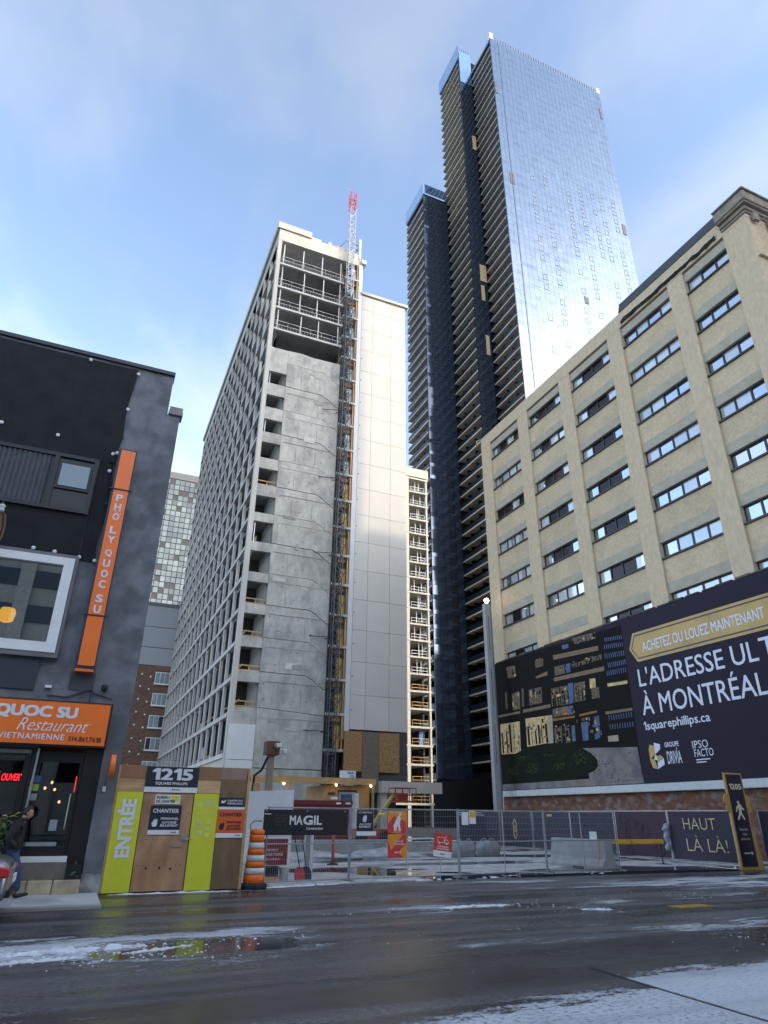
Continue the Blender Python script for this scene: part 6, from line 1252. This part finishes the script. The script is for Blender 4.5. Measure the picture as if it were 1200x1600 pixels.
for j in range(NV+1):
    v = j/NV*math.pi; 
    for i in range(NU):
        u = i/NU*6.2832; x, y, z = math.sin(v)*math.cos(u), math.sin(v)*math.sin(u), math.cos(v)
        r_ = 1.0; px, py, pz = x*.098, y*.078, z*.125
        if z < -.2: px += (-.2-z)*.03; py *= 1+(z+.2)*.35
        if x > .55 and abs(y) < .28 and -.35 < z < .12: px += .026*(1-abs(z+.15)*2.2)*(1-abs(y)/.28)
        if x > .6 and -.62 < z < -.46 and abs(y) < .4: px += .006
        if x > .7 and .0 < z < .2 and .18 < abs(y) < .55: px -= .010
        vs.append((px, py, pz))
t_ = R(18); hd_ = [(.135+p[0]*math.cos(t_)+p[2]*math.sin(t_), p[1], 1.585-p[0]*math.sin(t_)+p[2]*math.cos(t_)) for p in vs]
m_.add(hd_, [(j*NU+i, (j+1)*NU+i, (j+1)*NU+(i+1) % NU, j*NU+(i+1) % NU) for j in range(NV) for i in range(NU)]); hdo = m_.build('head', skinm, PE, True)
m_ = MB(); hv = []
for p in vs:
    k = 1.10 if (p[2] > .055 or (p[0] < .01 and p[2] > -.06)) else .90
    q_ = (p[0]*k-.004, p[1]*k, p[2]*k+.004); hv.append((.135+q_[0]*math.cos(t_)+q_[2]*math.sin(t_), q_[1], 1.585-q_[0]*math.sin(t_)+q_[2]*math.cos(t_)))
m_.add(hv, [(j*NU+i, (j+1)*NU+i, (j+1)*NU+(i+1) % NU, j*NU+(i+1) % NU) for j in range(NV) for i in range(NU)]); m_.build('hair', hair, PE, True)
for sgn in (-1, 1):
    m_ = MB(); m_.lathe([(.002, -.006), (.011, -.003), (.011, .003), (.002, .006)], (.205, sgn*.033, 1.575), 8); m_.build('eye', black, PE); m_ = MB(); m_.lathe([(.004, -.03), (.018, -.01), (.022, .012), (.008, .028)], (.125, sgn*.078, 1.565), 8); m_.build('ear', skinm, PE, True)
m_ = MB(); m_.tube([(.218, -.026, 1.49), (.226, 0, 1.488), (.218, .026, 1.49)], .006, 5); m_.build('mouth', M('lip', (.28, .11, .09), .5), PE)
skin('jacket', [(0, 0, .74), (0, 0, 1.0), (.01, 0, 1.2), (.03, 0, 1.36), (.06, 0, 1.44), (-.01, -.19, 1.35), (-.13, -.25, 1.09), (.05, -.20, .93), (-.01, .19, 1.35), (-.08, .25, 1.09), (.08, .2, .94)], [(0, 1), (1, 2), (2, 3), (3, 4), (3, 5), (5, 6), (6, 7), (3, 8), (8, 9), (9, 10)], [(.18, .21), (.18, .21), (.18, .22), (.15, .18), .085, .105, .09, .075, .105, .09, .075], jack, PE)
skin('trousers', [(0, 0, .84), (.02, -.10, .80), (.19, -.10, .48), (.23, -.10, .12), (-.02, .10, .80), (-.16, .10, .50), (-.36, .10, .22)], [(0, 1), (1, 2), (2, 3), (0, 4), (4, 5), (5, 6)], [.14, .115, .085, .066, .115, .085, .066], jean, PE)
for (hx, hz, tx, tz, sgn) in ((.20, .045, .46, .10, -1), (-.42, .20, -.30, .03, 1)):
    skin('boot', [(hx, sgn*.1, hz+.08), (hx+.01, sgn*.1, hz), ((hx+tx)/2, sgn*.1, (hz+tz)/2-.005), (tx, sgn*.1, tz-.01)], [(0, 1), (1, 2), (2, 3)], [.06, .05, .042, .032], shoe, PE, 2)
m_ = MB(); m_.lathe([(.085, 0), (.095, .02), (.09, .06), (.075, .075)], (.065, 0, 1.415), 16); m_.build('collar', jack, PE, True)
m_ = MB(); m_.tube([(.19, -.0, .80), (.195, 0, 1.0), (.20, 0, 1.2), (.17, 0, 1.38)], .008, 5); m_.build('zip', dsteel, PE)
for z in (.86, .98, 1.10, 1.22): m_ = MB(); m_.lathe([(.188, -.004), (.194, 0), (.188, .004)], (.005, 0, z), 20); m_.build('quilt_seam', black, PE)
plant('planter_shrub', 'green and yellow flowering shrub by the shop window at the left edge', (-1.45, 17.35, .062), 1.55, .42, 150, [leafg, ylw], 5, True, .15)
